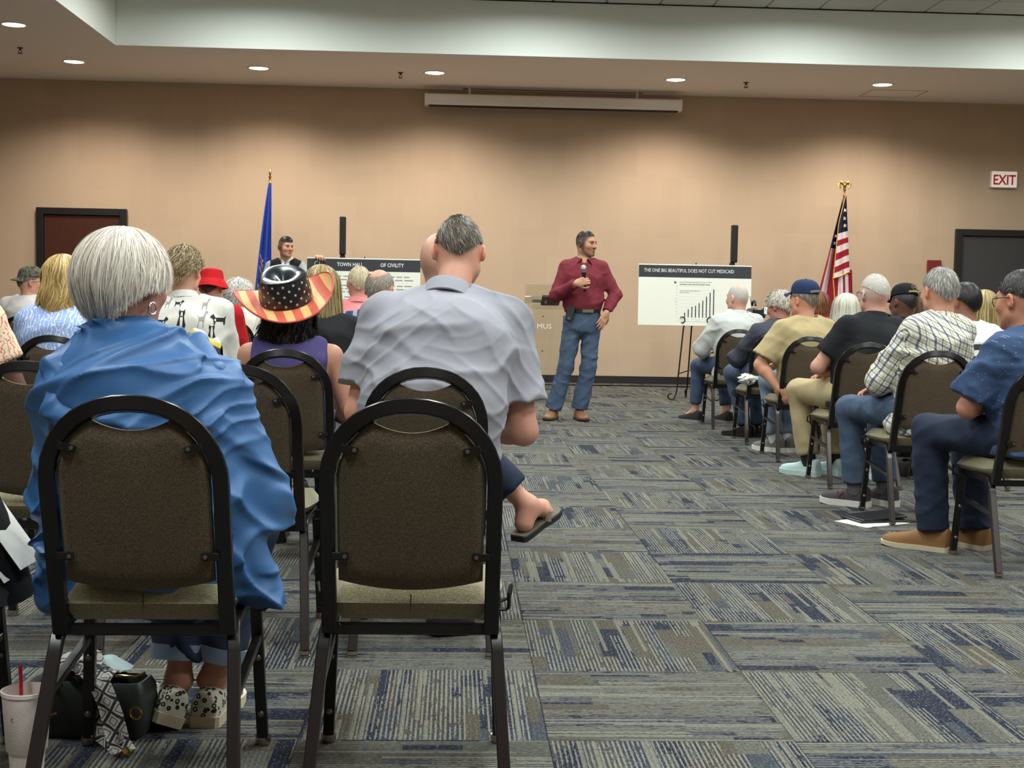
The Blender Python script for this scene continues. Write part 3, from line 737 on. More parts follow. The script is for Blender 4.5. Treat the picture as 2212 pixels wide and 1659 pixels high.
def body_job(J, sp):
    sk = np.array(lin(sp.get('skin', (205, 155, 130)))); buzz = sp.get('buzz'); stub = sp.get('stubble', 0)
    def job():
        pts = [J.hc+A(0, 0, .11), J.hc-A(.1, .13, 0), J.hc+A(.1, .13, 0), J.hip-A(.2, .12, .05), J.hip+A(.2, .1, 0)]
        for s in (-1, 1):
            pts += [J.sh[s], J.el[s], J.wr[s]+unit(J.wr[s]-J.el[s])*.2, J.hp[s]+(J.kn[s]-J.hp[s])*.45]
            if sp.get('ankles', bool(sp.get('barefoot'))): pts += [J.kn[s], J.an[s]-A(0, 0, .07), J.an[s]+J.ft[s]*.2]
            if J.hd[s] is not None: pts.append(J.wr[s]+unit(J.hd[s][0])*.2)
        lo, hi = bounds(pts, .07); V, F = mesh_sdf(body_fn(J, sp), lo, hi, sp.get('h', .008)*1.08)
        Q = (V-J.hc)@J.Rh; q = Q/J.big; t = np.tile(sk, (len(V), 1))
        d = np.sqrt(((Q-A(0, 0, -.02))**2).sum(1)); inh = d < .19
        def tint(m, c, k): m = (m*inh*k)[:, None]; t[:] = t*(1-m)+np.array(lin(c))*m
        g = lambda c, r: np.exp(-(((q-A(*c))/A(*r))**2).sum(1)); qa = q.copy(); q0 = q.copy(); q0[:, 0] = np.abs(q0[:, 0])
        ga = lambda c, r: np.exp(-(((q0-A(*c))/A(*r))**2).sum(1))
        warm = tuple(min(255, c*f) for c, f in zip(sp.get('skin', (205, 155, 130)), (1., .78, .74)))
        tint(ga((.082, -.01, -.02), (.02, .03, .04)), warm, .55); tint(ga((.04, .07, -.04), (.03, .04, .03)), warm, .4); tint(g((0, .112, -.045), (.015, .02, .015)), warm, .5)
        tint(np.clip(ga((0, .098, -.079), (.022, .012, .010))*1.6, 0, 1), tuple(c*f for c, f in zip(warm, (.86, .72, .72))), .75)
        if stub: tint(np.clip(1.5*ga((.02, .06, -.105), (.06, .06, .035))+ga((0, .1, -.062), (.03, .02, .010)), 0, 1), sp.get('stubc', (96, 74, 60)), stub)
        if buzz is not None:
            fr = np.clip((q[:, 2]+.055+np.clip(q[:, 1]+.02, 0, 1)*1.15-np.clip(-q[:, 1]-.05, 0, 1)*.3)/.025, 0, 1)*(q[:, 1] < .075+.1*0)*np.clip((.055-q[:, 1]+.6*np.clip(q[:, 2], 0, 1))/.03, 0, 1)
            tint(fr, buzz[0], buzz[1])
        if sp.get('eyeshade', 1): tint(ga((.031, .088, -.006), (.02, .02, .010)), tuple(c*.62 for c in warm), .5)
        return dict(V=V, F=F, tint=t)
    return job

# ---- clothes
def top_prims(J, tp, b):
    e = tp.get('ease', .012); hemz = tp.get('hem', None); wz = tp.get('w', 1.)
    def torso(P):
        lo = J.hip+A(0, -.0, -.075 if not J.st else tp.get('drop', .02))
        d = econe(P, lo, J.waist, (.172*b*tp.get('hipw', 1)+e, .118*b+e), ((.160+tp.get('belly', 0)*.5)*b*wz+e, (.112+tp.get('belly', 0))*b*wz+e), J.lat)
        d = smin(d, econe(P, J.waist, J.chest, ((.160+tp.get('belly', 0)*.5)*b*wz+e, (.112+tp.get('belly', 0)*.8)*b*wz+e), (.172*b+e, .115*b+e), J.lat), .06)
        d = smin(d, econe(P, J.chest, J.N-A(0, 0, .055), (.168*b+e, .112*b+e), (.10*b+e, .07+e), J.lat), .07)
        for s in (-1, 1): d = smin(d, cone(P, J.N-A(0, 0, .035)+J.lat*s*.03, J.sh[s]-J.lat*s*.01, .054+e, .048*b+e), .05)
        d = smin(d, cone(P, J.N-A(0, 0, .03), J.N+(J.hc-J.N)*.12, .058+e*.6, .054+e*.4), .03)
        if tp.get('bust'):
            for s in (-1, 1): d = smin(d, ell(P, J.chest+J.lat*s*.075+A(0, .10, -.03), (.07, .06, .07)), .05)
        for fn_, k in tp.get('extra', []): d = smin(d, fn_(P, J), k)
        return d
    def arm(P, s):
        sl = tp.get('sleeve', 'long'); ra = tp.get('armr', 1.)*b
        if sl == 'none': return None
        if sl == 'short':
            c = tp.get('cut', .68)
            return cone(P, J.sh[s], J.el[s], .050*b+e, (.053*ra+e*1.8), cut=c)
        d = cone(P, J.sh[s], J.el[s], .050*b+e, .047*ra+e)
        return smin(d, cone(P, J.el[s], J.wr[s], .048*ra+e, .034*ra+e, cut=tp.get('cut', .93)), .02)
    return torso, arm
def top_job(J, sp, tp, h):
    b = J.b; torso, arm = top_prims(J, tp, b); amp = tp.get('fold', .006); ff = tp.get('ff', 26.); sd = sp.get('seed', 1.)
    hemz = tp.get('hem', .462 if not J.st else .95)
    def fn(P):
        P = P.astype(np.float32); d = torso(P)
        for s in (-1, 1):
            a = arm(P, s)
            if a is not None: d = smin(d, a, .035)
        if tp.get('sleeve') == 'none':
            for s in (-1, 1): d = np.maximum(d, (P-J.sh[s])@(J.lat*s)*1.+tp.get('nostrap', .035))
        f = folds(P, amp, ff, sd)+folds(P, amp*tp.get('f2', .4), ff*2.4, sd+2.)
        d = d-f
        d = np.maximum(d, hemz+tp.get('hemwave', .006)*np.sin(P[:, 0]*21+sd)-P[:, 2]) if not tp.get('nohem') else d
        nd = unit(J.hc-J.N); qn = P-(J.N+(J.hc-J.N)*tp.get('neckcut', -.02 if tp.get('collar') else .06)); hp_ = qn@nd
        d = np.maximum(d, np.minimum(hp_, tp.get('neckr', .088)-np.sqrt(np.maximum((qn*qn).sum(1)-hp_*hp_, 0))))
        if tp.get('vneck'): d = np.maximum(d, -cone(P, J.N+A(0, .06, .02), J.N+A(0, .16, -tp['vneck']), .055, .008))
        return d
    def job():
        pts = [J.N+A(0, 0, .08), J.hip-A(.26*b, .20, .2), J.hip+A(.26*b, .22, 0), J.waist-A(.2*b, .2*b, 0), J.waist+A(.2*b, .2*b, 0), J.chest-A(.2, .2, 0), J.chest+A(.2, .2, 0)]
        for s in (-1, 1):
            pts += [J.sh[s]]
            if tp.get('sleeve', 'long') != 'none': pts.append(J.el[s])
            if tp.get('sleeve', 'long') == 'long': pts.append(J.wr[s])
        lo, hi = bounds(pts, .10); V, F = mesh_sdf(fn, lo, hi, h, 2)
        fc = V[F].mean(1).astype(np.float32); D = [torso(fc)]
        for s in (-1, 1):
            a = arm(fc, s); D.append(np.full(len(fc), 9., np.float32) if a is None else a+.012)
        lab = np.argmin(np.stack(D), 0); L = V[F]; uv = np.zeros(L.shape[:2]+(2,), np.float32)
        c = L-J.waist; uv[..., 0] = c[..., 0]*1.05; axs = unit(J.N-J.hip); nb_ = unit(A(0, axs[2], -axs[1])); uv[..., 1] = c@axs-.4*(c@nb_)
        for i, s in ((1, -1), (2, 1)):
            m = lab == i
            if not m.any(): continue
            dn = unit(J.el[s]-J.sh[s]); x, y, _ = rot_to(dn, (0, 1, 0)); q = L[m]-J.sh[s]
            t = q@dn; uv[m, :, 1] = -t; uv[m, :, 0] = np.arctan2(q@x, np.abs(q@y)+.01)*.06+.31
        return dict(V=V, F=F, uv=uv.reshape(-1, 2))
    return job
def trouser_job(J, sp, bt, h):
    b = J.b; e = bt.get('ease', .008); sd = sp.get('seed', 1.)+3
    def fn(P):
        P = P.astype(np.float32)
        if J.st:
            d = econe(P, J.hip+A(0, 0, bt.get('rise', .09)), J.hip-A(0, 0, .02), (.150*b+e, .112*b+e), (.168*b+e, .122*b+e))
            d = np.maximum(d, P[:, 2]-(J.hip[2]+bt.get('rise', .09)))
        else: d = ell(P, J.hip+A(0, -.01, 0), (.178*b+e, .135*b+e, .092+e))
        for s in (-1, 1):
            L = cone(P, J.hp[s]-A(0, 0, .0), J.kn[s], .083*b+e, .062+e)
            L = smin(L, cone(P, J.kn[s], J.an[s], .062+e, bt.get('ankr', .050)+e, cut=bt.get('cut', .95)), .03)
            if bt.get('cuff'):
                dd = J.an[s]-J.kn[s]; c = bt.get('cut', .95); q = J.kn[s]+dd*(c-.12); L = np.minimum(L, cone(P, q, J.kn[s]+dd*c, .066+e, .066+e, cut=1., cut0=0.))
            d = smin(d, L, .02 if J.st else .014)
        return d-folds(P, bt.get('fold', .006), bt.get('ff', 30.), sd)-folds(P, bt.get('fold', .006)*.5, bt.get('ff', 30.)*2.3, sd+1.)
    def job():
        pts = [J.hip-A(.2*b, .16*b, .06), J.hip+A(.2*b, .16*b, .12)]
        for s in (-1, 1): pts += [J.kn[s], J.an[s]]
        lo, hi = bounds(pts, .10); V, F = mesh_sdf(fn, lo, hi, h, 1)
        return dict(V=V, F=F)
    return job

# ---- hair: a hull round the skull carrying real strands
def hull(th, t, S):
    cb = np.cos(th); wb = np.maximum(cb, 0)**2; wf = np.maximum(-cb, 0)**2; ws = np.sin(th)**2
    psv = np.where(np.sin(th) > 0, S.get('ps2', S['ps']), S['ps'])
    pm = np.radians(S['pb'])*wb+np.radians(psv)*ws+np.radians(S['pf'])*wf
    Rm = S['r'][2]; Ln = S.get('L', 0)*(wb+ws*S.get('sideL', 1.)+wf*S.get('frontL', 0.)); arc = pm*Rm+Ln; s = t*arc
    ph = np.minimum(s/Rm, pm); dr = np.maximum(0, s-pm*Rm)
    k = 1+S.get('flare', 0)*dr
    x = S['r'][0]*np.sin(ph)*np.sin(th)*k; y = -S['r'][1]*np.sin(ph)*np.cos(th)*k; z = S['r'][2]*np.cos(ph)-dr
    if 'edge' in S:
        kk = 1-S['edge']*np.clip(t, 0, 1)**5; x, y, z = x*kk, y*kk, z*kk
    if 'flat' in S: z = np.minimum(z, S['flat']+.25*np.maximum(z-S['flat'], 0))
    c = S.get('c', (0, -.008, 0))
    return np.stack([x+c[0], y+c[1], z+c[2]], -1)
def hair_job(J, S, sd):
    rng = np.random.default_rng(int(sd*100)+7)
    def job():
        t0 = S.get('t0', 0.); nth, nt = 56, 26
        th = np.linspace(0, 2*np.pi, nth, endpoint=False)[:, None]+np.zeros((1, nt)); tt = np.zeros((nth, 1))+np.linspace(t0, 1, nt)[None]
        P = hull(th, tt, S)*S.get('base', .985)
        lump = S.get('lump', .0); P = P*(1+lump*np.sin(P[..., :1]*90+sd)*np.sin(P[..., 2:]*80+sd*2)*np.sin(P[..., 1:2]*85))
        base = np.array(lin(S['col'])); V = [P.reshape(-1, 3)]; i, j = np.meshgrid(np.arange(nth), np.arange(nt-1), indexing='ij'); i2 = (i+1) % nth
        F = [np.stack([i*nt+j, i*nt+j+1, i2*nt+j+1, i2*nt+j], -1).reshape(-1, 4)]
        roots = np.array(lin(S.get('root', S['col']))); tv = tt[..., None]; T = [(base*(.78+.16*tv)*(1-S.get('rootk', 0)*(1-tv))+roots*.6*S.get('rootk', 0)*(1-tv)).reshape(-1, 3)]
        n, m = int(S.get('n', 600)*1.35), S.get('seg', 7)
        if n:
            ln = S.get('len', .5); a = np.arccos(1-2*rng.random(n)) if False else rng.random(n)
            ts = t0+(1-t0)*a**S.get('dist', .7)*(1-ln*.35); ta = rng.random(n)*2*np.pi
            te = np.minimum(1+S.get('over', .04)*rng.random(n), ts+ln*(.7+.6*rng.random(n))); u = np.linspace(0, 1, m)[None]
            t = ts[:, None]+(te-ts)[:, None]*u; fz = S.get('frizz', .15)
            th = ta[:, None]+fz*(rng.normal(size=(n, 1)))*u+S.get('swirl', 0)*u
            Q = hull(th, t, S); N = Q/np.linalg.norm(Q, axis=-1, keepdims=True)
            wv = S.get('wave', 0); fq = S.get('wf', 9.); ph = np.round(ta*S.get('lock', 5))[:, None]*2.1+rng.normal(size=(n, 1))*.35
            tg = np.cross(N, [0, 0, 1.]); tg /= np.linalg.norm(tg, axis=-1, keepdims=True)+1e-6
            Q = Q+tg*(wv*np.sin(fq*t*3+ph)*np.clip(t*1.6-.3, 0, 1))[..., None]+N*(wv*.7*np.cos(fq*t*3+ph)*np.clip(t*1.6-.3, 0, 1))[..., None]
            Q = Q+N*((S.get('lift', .004)*.8*rng.random((n, 1))*(.3+u)-.002+S.get('tuft', 0)*(rng.random((n, 1)) > .8)*u*u)[..., None])
            Q = Q+rng.normal(size=(n, 1, 3))*S.get('mess', .002)*.75*u[..., None]
            rad = S.get('rad', .0016)*.64*(.7+.6*rng.random((n, 1)))*np.sqrt(np.clip(1-u**3*.95, .05, 1))
            D = np.gradient(Q, axis=1); D /= np.linalg.norm(D, axis=-1, keepdims=True)+1e-9; B = np.cross(D, N); B /= np.linalg.norm(B, axis=-1, keepdims=True)+1e-9; C = np.cross(B, D)
            rg = np.stack([Q+B*(k_*1.45*rad[..., None])-N*(.0004) for k_ in (-1, 1)], 2)   # each strand a narrow ribbon
            o = sum(len(v) for v in V); V.append(rg.reshape(-1, 3))
            a_ = o+(np.arange(n)[:, None]*m+np.arange(m-1)[None, :])*2
            F.append(np.stack([a_, a_+1, a_+3, a_+2], -1).reshape(-1, 4))
            var = S.get('var', .22); tone = 1+var*rng.normal(size=(n, 1, 1)); alt = np.array(lin(S.get('alt', S['col']))); am = (rng.random((n, 1, 1)) < S.get('altk', .3))
            cc = np.where(am, alt, base)*np.clip(tone, .35, 1.8)*np.ones((n, m, 1)); rk = S.get('rootk', 0)*np.clip(1-t[..., None]*1.7, 0, 1); cc = cc*(1-rk)+roots*rk
            T.append(np.repeat(cc[:, :, None], 2, 2).reshape(-1, 3))
        V = np.concatenate(V)*J.big; V = V@J.Rh.T+J.hc
        return dict(V=V, F=np.concatenate(F), tint=np.clip(np.concatenate(T), 0, 1))
    return job

# ---- shoes, glasses, collars, caps
def shoe(parent, an, d, upper, sole, L=.285, wd=.1, name='shoe', toe=1., solet=.022, high=.108, up=None, extra=None):
    d = unit(A(d[0], d[1], d[2] if up is not None else 0)); u = A(0, 0, 1.) if up is None else unit(up); x = np.cross(d, u)
    heel = A(an[0], an[1], 0 if up is None else 0)-d*.075 if up is None else np.asarray(an)-u*.085-d*.075
    st = [(0, .28, .88), (.03, .36, 1.0), (.12, .38, 1.02), (.24, .38, 1.06), (.36, .37, .98), (.46, .38, .78), (.58, .43, .60), (.72, .48, .50), (.85, .46, .42), (.94, .36, .33), (.985, .20, .24), (1., .06, .16)]
    m = MB(); rg = []
    for t, w_, hh in st:
        o = heel+d*L*t; w2 = w_*wd*1.12; hz = solet+(high-solet)*hh*toe
        rg.append([o+x*w2*math.copysign(abs(math.cos(a))**.7, math.cos(a))+u*(solet*.6+(hz-solet*.6)*max(0, math.sin(a))**.75) for a in np.linspace(0, math.pi, 11)]+[o-x*w2*.8+u*solet*.5, o+x*w2*.8+u*solet*.5])
    m.rings(rg); up_ = m.build(name, upper, parent, angle=50)
    s = MB(); rg = []
    for t, w_, hh in st:
        t2 = -.012+1.03*t; o = heel+d*L*t2; w2 = w_*wd*1.2+.002; lift = .010*max(0, t-.75)/.25
        rg.append([o+x*w2+u*(solet+lift*.4), o-x*w2+u*(solet+lift*.4), o-x*w2*.96+u*lift, o+x*w2*.96+u*lift])
    s.rings(rg); so = s.build('sole', sole, up_, angle=40)
    return up_
def band(parent, J, s, t0, t1, r, m, name):
    a, b = J.kn[s], J.an[s]; f = lambda t: a+(b-a)*t
    x, y, d = rot_to(b-a, (0, 1, 0)); ts = np.linspace(t0, t1, 5)
    m_ = MB().rings([[f(t)+(x*math.cos(q)+y*math.sin(q))*(r[0]+(r[1]-r[0])*(t-t0)/(t1-t0)) for q in np.linspace(0, 2*math.pi, 20, endpoint=False)] for t in ts])
    return m_.build(name, m, parent)
def collar(parent, J, m, r=.066, hgt=.036, fall=.038, open_=.5, drop=.0, name='collar'):
    dn = unit(unit(J.hc-J.N)+unit(J.N-J.chest)); x, y, d = rot_to(dn, (0, -1, 0)); y = np.cross(d, J.lat); y = unit(y); x = np.cross(y, d)
    o = J.N+dn*(-.012+drop); rows = []
    for a in np.linspace(-math.pi+open_*.5, math.pi-open_*.5, 45):
        qe = math.pi-open_*.5-abs(a); fl0 = fall; 
        c, s = math.cos(a), math.sin(a); dirv = -y*c*1.0+x*s; fr = max(0, -c); hz = hgt*(1-.55*fr)
        fall_ = fl0*(.2+.8*min(1, qe/.5))*(1+.4*math.exp(-((qe-.5)/.32)**2))
        pr = [(r-.004, -.012), (r-.001, hz*.6), (r+.002, hz), (r+.006, hz+.002), (r+.011, hz-.008), (r+.017+.012*fr, hz-fall_*.6), (r+.022+.03*fr, hz-fall_), (r+.017+.03*fr, hz-fall_-.002), (r+.010, hz-.016)]
        rows.append([o+dirv*p[0]*(1.0)+d*p[1] for p in pr])
    c_ = MB().grid(rows).build(name, m, parent, angle=60); me = c_.data
    L_ = np.zeros(len(me.loops), np.int32); me.loops.foreach_get('vertex_index', L_)
    uvl = me.uv_layers.new(name='uv'); uvl.data.foreach_set('uv', np.stack([(L_//9)*r*.17, (L_ % 9)*.012], 1).astype(np.float32).ravel()); return c_
def glasses(parent, J, m, rim=True):
    f = MB(); H = lambda p: J.hc+J.Rh@(A(*p)*J.big)
    for s in (-1, 1):
        f.tube([H((s*.072, .078, -.005)), H((s*.083, .02, -.006)), H((s*.085, -.02, -.010)), H((s*.082, -.035, -.022))], .0022, n=6)
        f.tube([H((s*.034+.026*math.cos(a), .104-.3*abs(.026*math.cos(a)+s*.034)+.004, -.015+.02*math.sin(a))) for a in np.linspace(0, 2*math.pi, 20, endpoint=False)], .0018, n=5, close=True)
    f.tube([H((-.009, .106, -.009)), H((0, .109, -.006)), H((.009, .106, -.009))], .002, n=5)
    return f.build('glasses', m, parent)
def hull_cap(parent, J, S, m, name, nt=14, t1=1., thick=.006):
    th = np.linspace(0, 2*np.pi, 48, endpoint=False)[:, None]+np.zeros((1, nt)); tt = np.zeros((48, 1))+np.linspace(.01, t1, nt)[None]
    P = hull(th, tt, S); Pi = hull(th, tt[:, ::-1], dict(S, r=tuple(q-thick for q in S['r']))); P = np.concatenate([P, Pi], 1)
    P = (P*J.big)@J.Rh.T+J.hc
    return MB().grid([list(r) for r in P], closeu=True).build(name, m, parent, angle=60)
# ------------------------------------------------------------------ people
EYE_W = plain('eye_white', (176, 164, 156), .3); EYE_D = plain('eye_dark', (38, 28, 22), .15)
def eyes(root, J, look=(0, 1, 0)):
    for s in (-1, 1):
        c = J.hc+J.Rh@(A(s*.031, .0795, -.0125)*J.big); m = MB(); x, y, d = rot_to(J.Rh@unit(A(*look)))
        m.lathe([(.0108*math.sin(a), .0108*math.cos(a)) for a in np.linspace(.03, math.pi-.03, 12)][::-1], c, 16, [x, y, d])
        e = m.build('eye', EYE_W, root)
        MB().lathe([(.0057, .0100), (.004, .0113), (.0003, .0117)], c, 14, [x, y, d]).build('iris', EYE_D, e)
def brows(root, J, m):
    for s in (-1, 1):   # upper and lower lids
        c = A(s*.031, .0795, -.0125); sk_ = plain('eyelid_skin', (150, 100, 78), .55)
        for e0, e1, nm in ((100, 8, 'upper_eyelid'), (-80, -22, 'lower_eyelid')):
            g_ = [[J.hc+J.Rh@((c+.0122*A(math.cos(R(e))*math.sin(a), math.cos(R(e))*math.cos(a), math.sin(R(e))-.0))*J.big) for e in np.linspace(e0, e1, 7)] for a in np.linspace(-1.5, 1.5, 15)]
            MB().grid(g_).build(nm, sk_, root, angle=80)
    for s in (-1, 1):
        MB().tube([J.hc+J.Rh@(A(s*a, .0985-1.1*(a-.01)**2*6, .002+.005*math.sin((a-.012)/.036*2.4))*J.big) for a in np.linspace(.012, .048, 7)], .0052, .0028, n=6, taper=[.6, 1, 1.1, 1, .9, .6, .3]).build('eyebrow', m, root)
def person(label, x, y, rz, head, hyaw=0, hpitch=0, hroll=0, group=None, **sp):
    sp.setdefault('h', .009)
    rz, hyaw, hpitch, hroll = R(rz), R(hyaw), R(hpitch), R(hroll)
    root = empty('person', (x, y, 0), rz, label, 'person', group)
    sp['seed'] = (x*3.7+y*1.9) % 6.28
    J = joints(sp, x, y, rz, head, hyaw, hpitch, hroll); J.root = root; h = sp.get('h', .008)
    later('body', body_job(J, sp), SKIN, root)
    tp = sp['top']; J.top = later(tp.get('name', 'shirt'), top_job(J, sp, tp, tp.get('h', h*1.3)), tp['m'], root)
    if tp.get('collar'): collar(J.top, J, tp.get('cm', tp['m']), **(tp['collar'] if isinstance(tp['collar'], dict) else {}))
    bt = sp['bottom']; J.bot = later('trousers', trouser_job(J, sp, bt, bt.get('h', h*2.1)), bt['m'], root)
    sh = sp.get('shoes', ('', M_BLACKSHOE, M_BLACKSHOE))
    if sh:
        for s in (-1, 1):
            if s not in sp.get('barefoot', ()): shoe(root, J.an[s], J.ft[s], sh[1], sh[2], **(sh[3] if len(sh) > 3 else {}))
    hs = sp.get('hair')
    if hs: later('hair', hair_job(J, hs, sp['seed']), HAIR, root)
    for s, t0, t1, r_s, m_s, nm in sp.get('bands', []): band(root, J, s, t0, t1, r_s, m_s, nm)
    if sp.get('glasses'): glasses(root, J, sp['glasses'])
    return J
M_BLACKSHOE = plain('black_shoe', (28, 28, 30), .5)
M_DENIM = cloth('blue_denim', (72, 86, 108), grain=.42); M_DENIMD = cloth('dark_denim', (42, 50, 68), grain=.35); M_DENIML = cloth('pale_denim', (126, 142, 162), grain=.35)
M_KHAKI = cloth('khaki_twill', (176, 158, 122)); M_DARK = cloth('dark_trousers', (40, 40, 46)); M_GREYT = cloth('grey_trousers', (90, 90, 95))
M_WSOLE = plain('white_rubber', (225, 222, 214), .6)
M_GLASSK = plain('black_glasses', (18, 18, 20), .3); M_GLASSG = plain('gold_glasses', (190, 150, 80), .25, .9)
# hair styles
def hs(**k): return k
SHORT = dict(r=(.081, .103, .107), pb=122, ps=86, pf=58, n=1500, len=.16, seg=5, rad=.0013, lift=.006, mess=.003, frizz=.05, base=1.0)
def short(col, **k): d = dict(SHORT, col=col, alt=k.pop('alt', col)); d.update(k); return d
# patterned fabrics
def uvbase(name, rough=.85):
    g = G(name); v = g.uv(); X, Y, Z = g.xyz(v); g.p(rough, 0, .2); return g, v, X, Y
def plaid(name, base, bands, weave=True):
    g, v, X, Y = uvbase(name); c = lin(base)
    for ax, per, lo, hi, col, k in bands:
        c = g.mix(g.math('MULTIPLY', g.stripe(X if ax == 'u' else Y, per, lo, hi), k), c, lin(col))
    g.base(c); g.wrinkle(g.obj(), g.noise(g.obj(), 700, 2)); return g.m
M_PLAID = plaid('cream_navy_plaid', (222, 218, 196), [('u', .062, .05, .20, (62, 72, 110), .85), ('v', .062, .05, .20, (62, 72, 110), .7), ('u', .062, .55, .61, (50, 50, 62), .85), ('v', .062, .55, .61, (50, 50, 62), .85),
    ('u', .062, .70, .82, (170, 165, 150), .5), ('v', .062, .70, .82, (170, 165, 150), .5), ('u', .062, .34, .40, (150, 150, 170), .5), ('v', .062, .34, .40, (150, 150, 170), .5)])
M_BPLAID = plaid('blue_white_plaid', (60, 88, 138), [('u', .075, .0, .34, (226, 230, 238), .95), ('v', .11, .0, .25, (90, 130, 180), .6), ('v', .11, .5, .8, (26, 36, 66), .6), ('u', .075, .12, .20, (110, 130, 160), .7), ('u', .075, .55, .8, (28, 40, 76), .7)])
def weave_mat():
    g, v, X, Y = uvbase('grey_basket_print_cotton'); a = g.math('DIVIDE', g.math('ADD', X, Y), .0048); b = g.math('DIVIDE', g.math('SUBTRACT', X, Y), .0048)
    f1 = g.math('LESS_THAN', g.math('FRACT', a), .42); f2 = g.math('LESS_THAN', g.math('FRACT', b), .42)
    ch = g.math('LESS_THAN', g.math('FRACT', g.math('DIVIDE', X, .0105)), .5)
    f = g.math('ADD', g.math('MULTIPLY', f1, ch), g.math('MULTIPLY', f2, g.math('SUBTRACT', 1., ch)))
    c = g.mix(f, lin((164, 163, 171)), lin((136, 135, 145)))
    g.base(c); g.wrinkle(g.obj(), g.noise(g.obj(), 600, 2), .2, .5, 6.); return g.m
M_WEAVE = weave_mat()
def dots_mat():
    g, v, X, Y = uvbase('navy_dotted_cotton'); vo = g.n('TexVoronoi', {'Vector': v, 'Scale': 95., 'Randomness': .8}).outputs['Distance']
    n = g.noise(v, 30, 3); c = g.mix(n, lin((50, 67, 98)), lin((68, 89, 124))); c = g.mix(g.math('MULTIPLY', g.math('LESS_THAN', vo, .14), .7), c, lin((170, 185, 205)))
    g.base(c); g.wrinkle(g.obj(), g.noise(g.obj(), 600, 2), .2, .45, 6.); return g.m
M_DOTS = dots_mat()
def floral(name, base, f1, f2, sc):
    g, v, X, Y = uvbase(name); vo = g.n('TexVoronoi', {'Vector': v, 'Scale': sc, 'Randomness': 1.}).outputs['Distance']; n = g.noise(v, sc*1.3, 2)
    w_ = g.n('TexWave', {'Vector': v, 'Scale': sc*.35, 'Distortion': 9., 'Detail': 2., 'Detail Scale': 1.6}).outputs[1]
    c = g.mix(g.math('LESS_THAN', vo, .22), lin(base), lin(f1)); c = g.mix(g.math('MULTIPLY', g.math('GREATER_THAN', w_, .86), .9), c, lin(f1)); c = g.mix(g.math('MULTIPLY', g.math('GREATER_THAN', n, .62), .8), c, lin(f2))
    g.base(c); g.bump(g.noise(g.obj(), 40, 3), .2, .006); return g.m
M_BFLOR = floral('pale_blue_floral_cotton', (150, 172, 222), (222, 228, 244), (150, 172, 222), 46)
M_RFLOR = floral('cream_coral_floral_cotton', (226, 204, 176), (196, 92, 80), (226, 204, 176), 55)
M_PJ = cloth('blue_nylon_jacket', (54, 98, 150), .46, .10, 500, .05, .4, wr=.75, wrs=6.); M_PJD = cloth('dark_blue_knit_lining', (36, 72, 116), .9)

def jacket_extra(P, J):
    d = np.full(len(P), 9., np.float32)
    for s in (-1, 1): d = np.minimum(d, cone(P, J.waist+A(s*.13, -.01, -.02), A(s*.235, .02, .40), .075, .050))
    return d
def hood_job(J):
    N = J.N
    U = [A(-.125, .02, .005), A(-.165, -.05, -.05), A(-.135, -.125, -.125), A(-.05, -.172, -.175), A(.06, -.172, -.172), A(.145, -.12, -.118), A(.175, -.045, -.05), A(.13, .02, .005)]
    I = [A(-.07, .0, .015), A(-.085, -.035, -.005), A(-.07, -.085, -.03), A(-.025, -.105, -.045), A(.03, -.105, -.045), A(.075, -.085, -.03), A(.088, -.035, -.005), A(.07, .0, .015)]
    def fn(P):
        P = P.astype(np.float32); d = np.full(len(P), 9., np.float32)
        for a, b in zip(U[:-1], U[1:]): d = smin(d, cone(P, N+a, N+b, .024, .024), .012)
        for i in range(len(U)):
            d = smin(d, cone(P, N+I[i], N+U[i], .014, .022), .03)
            if i: d = smin(d, cone(P, N+(I[i]+I[i-1])/2, N+(U[i]+U[i-1])/2, .014, .022), .03); d = smin(d, cone(P, N+I[i-1], N+I[i], .016, .016), .02)
        return d-folds(P, .0065, 36., 2.4)-folds(P, .0035, 80., .7)
    def job():
        lo, hi = bounds([N+u for u in U]+[N+u for u in I], .08); V, F = mesh_sdf(fn, lo, hi, .0045, 2); return dict(V=V, F=F)
    return job
def stand_collar(P, J):
    return cone(P, J.N-A(0, .0, .03), J.N+unit(J.hc-J.N)*.055, .078, .070, cut=.93)
lady = person('woman with short silver hair in a blue hooded jacket, seated nearest the camera', -.645, 2.90, 0, (-.738, 2.975, 1.112), -24, 4, ankles=True, bands=[(s, .775, .868, (.0755, .0745), M_DENIML, 'cuff') for s in (-1, 1)], skin=(196, 140, 118), fem=1, h=.0055, b=1.06, sw=.165, big=.98, shd=.105,
    neck=(-.06, .035, .955), slump=-.03,
    arms={1: ((.215, .05, .61), (.06, .26, .60)), -1: ((-.225, .05, .62), (-.06, .25, .60))},
    legs={1: ((.13, .44, .50), (.045, .40, .10), (.12, 1, 0)), -1: ((-.02, .46, .50), (-.035, .375, .105), (-.42, .9, 0))},
    top=dict(name='jacket', m=M_PJ, ease=.022, armr=1.0, fold=.015, f2=.55, ff=30., h=.0045, hem=.375, hemwave=.012, hipw=1.05, neckcut=.36, cut=.97, extra=[(jacket_extra, .05), (stand_collar, .015)]),
    bottom=dict(m=M_DENIMD, cut=.86, ankr=.064, h=.007), shoes=None,
    hair=dict(r=(.105, .115, .116), pb=150, ps=128, ps2=102, pf=78, col=(242, 233, 220), alt=(204, 192, 178), altk=.22, n=6500, len=.55, seg=9, rad=.0012, lift=.006, mess=.005, frizz=.10, wave=.004, wf=3, var=.12, over=.05, c=(0, -.016, -.004), base=.975, dist=.55, lock=9))
later('hood', hood_job(lady), M_PJ, lady.top)
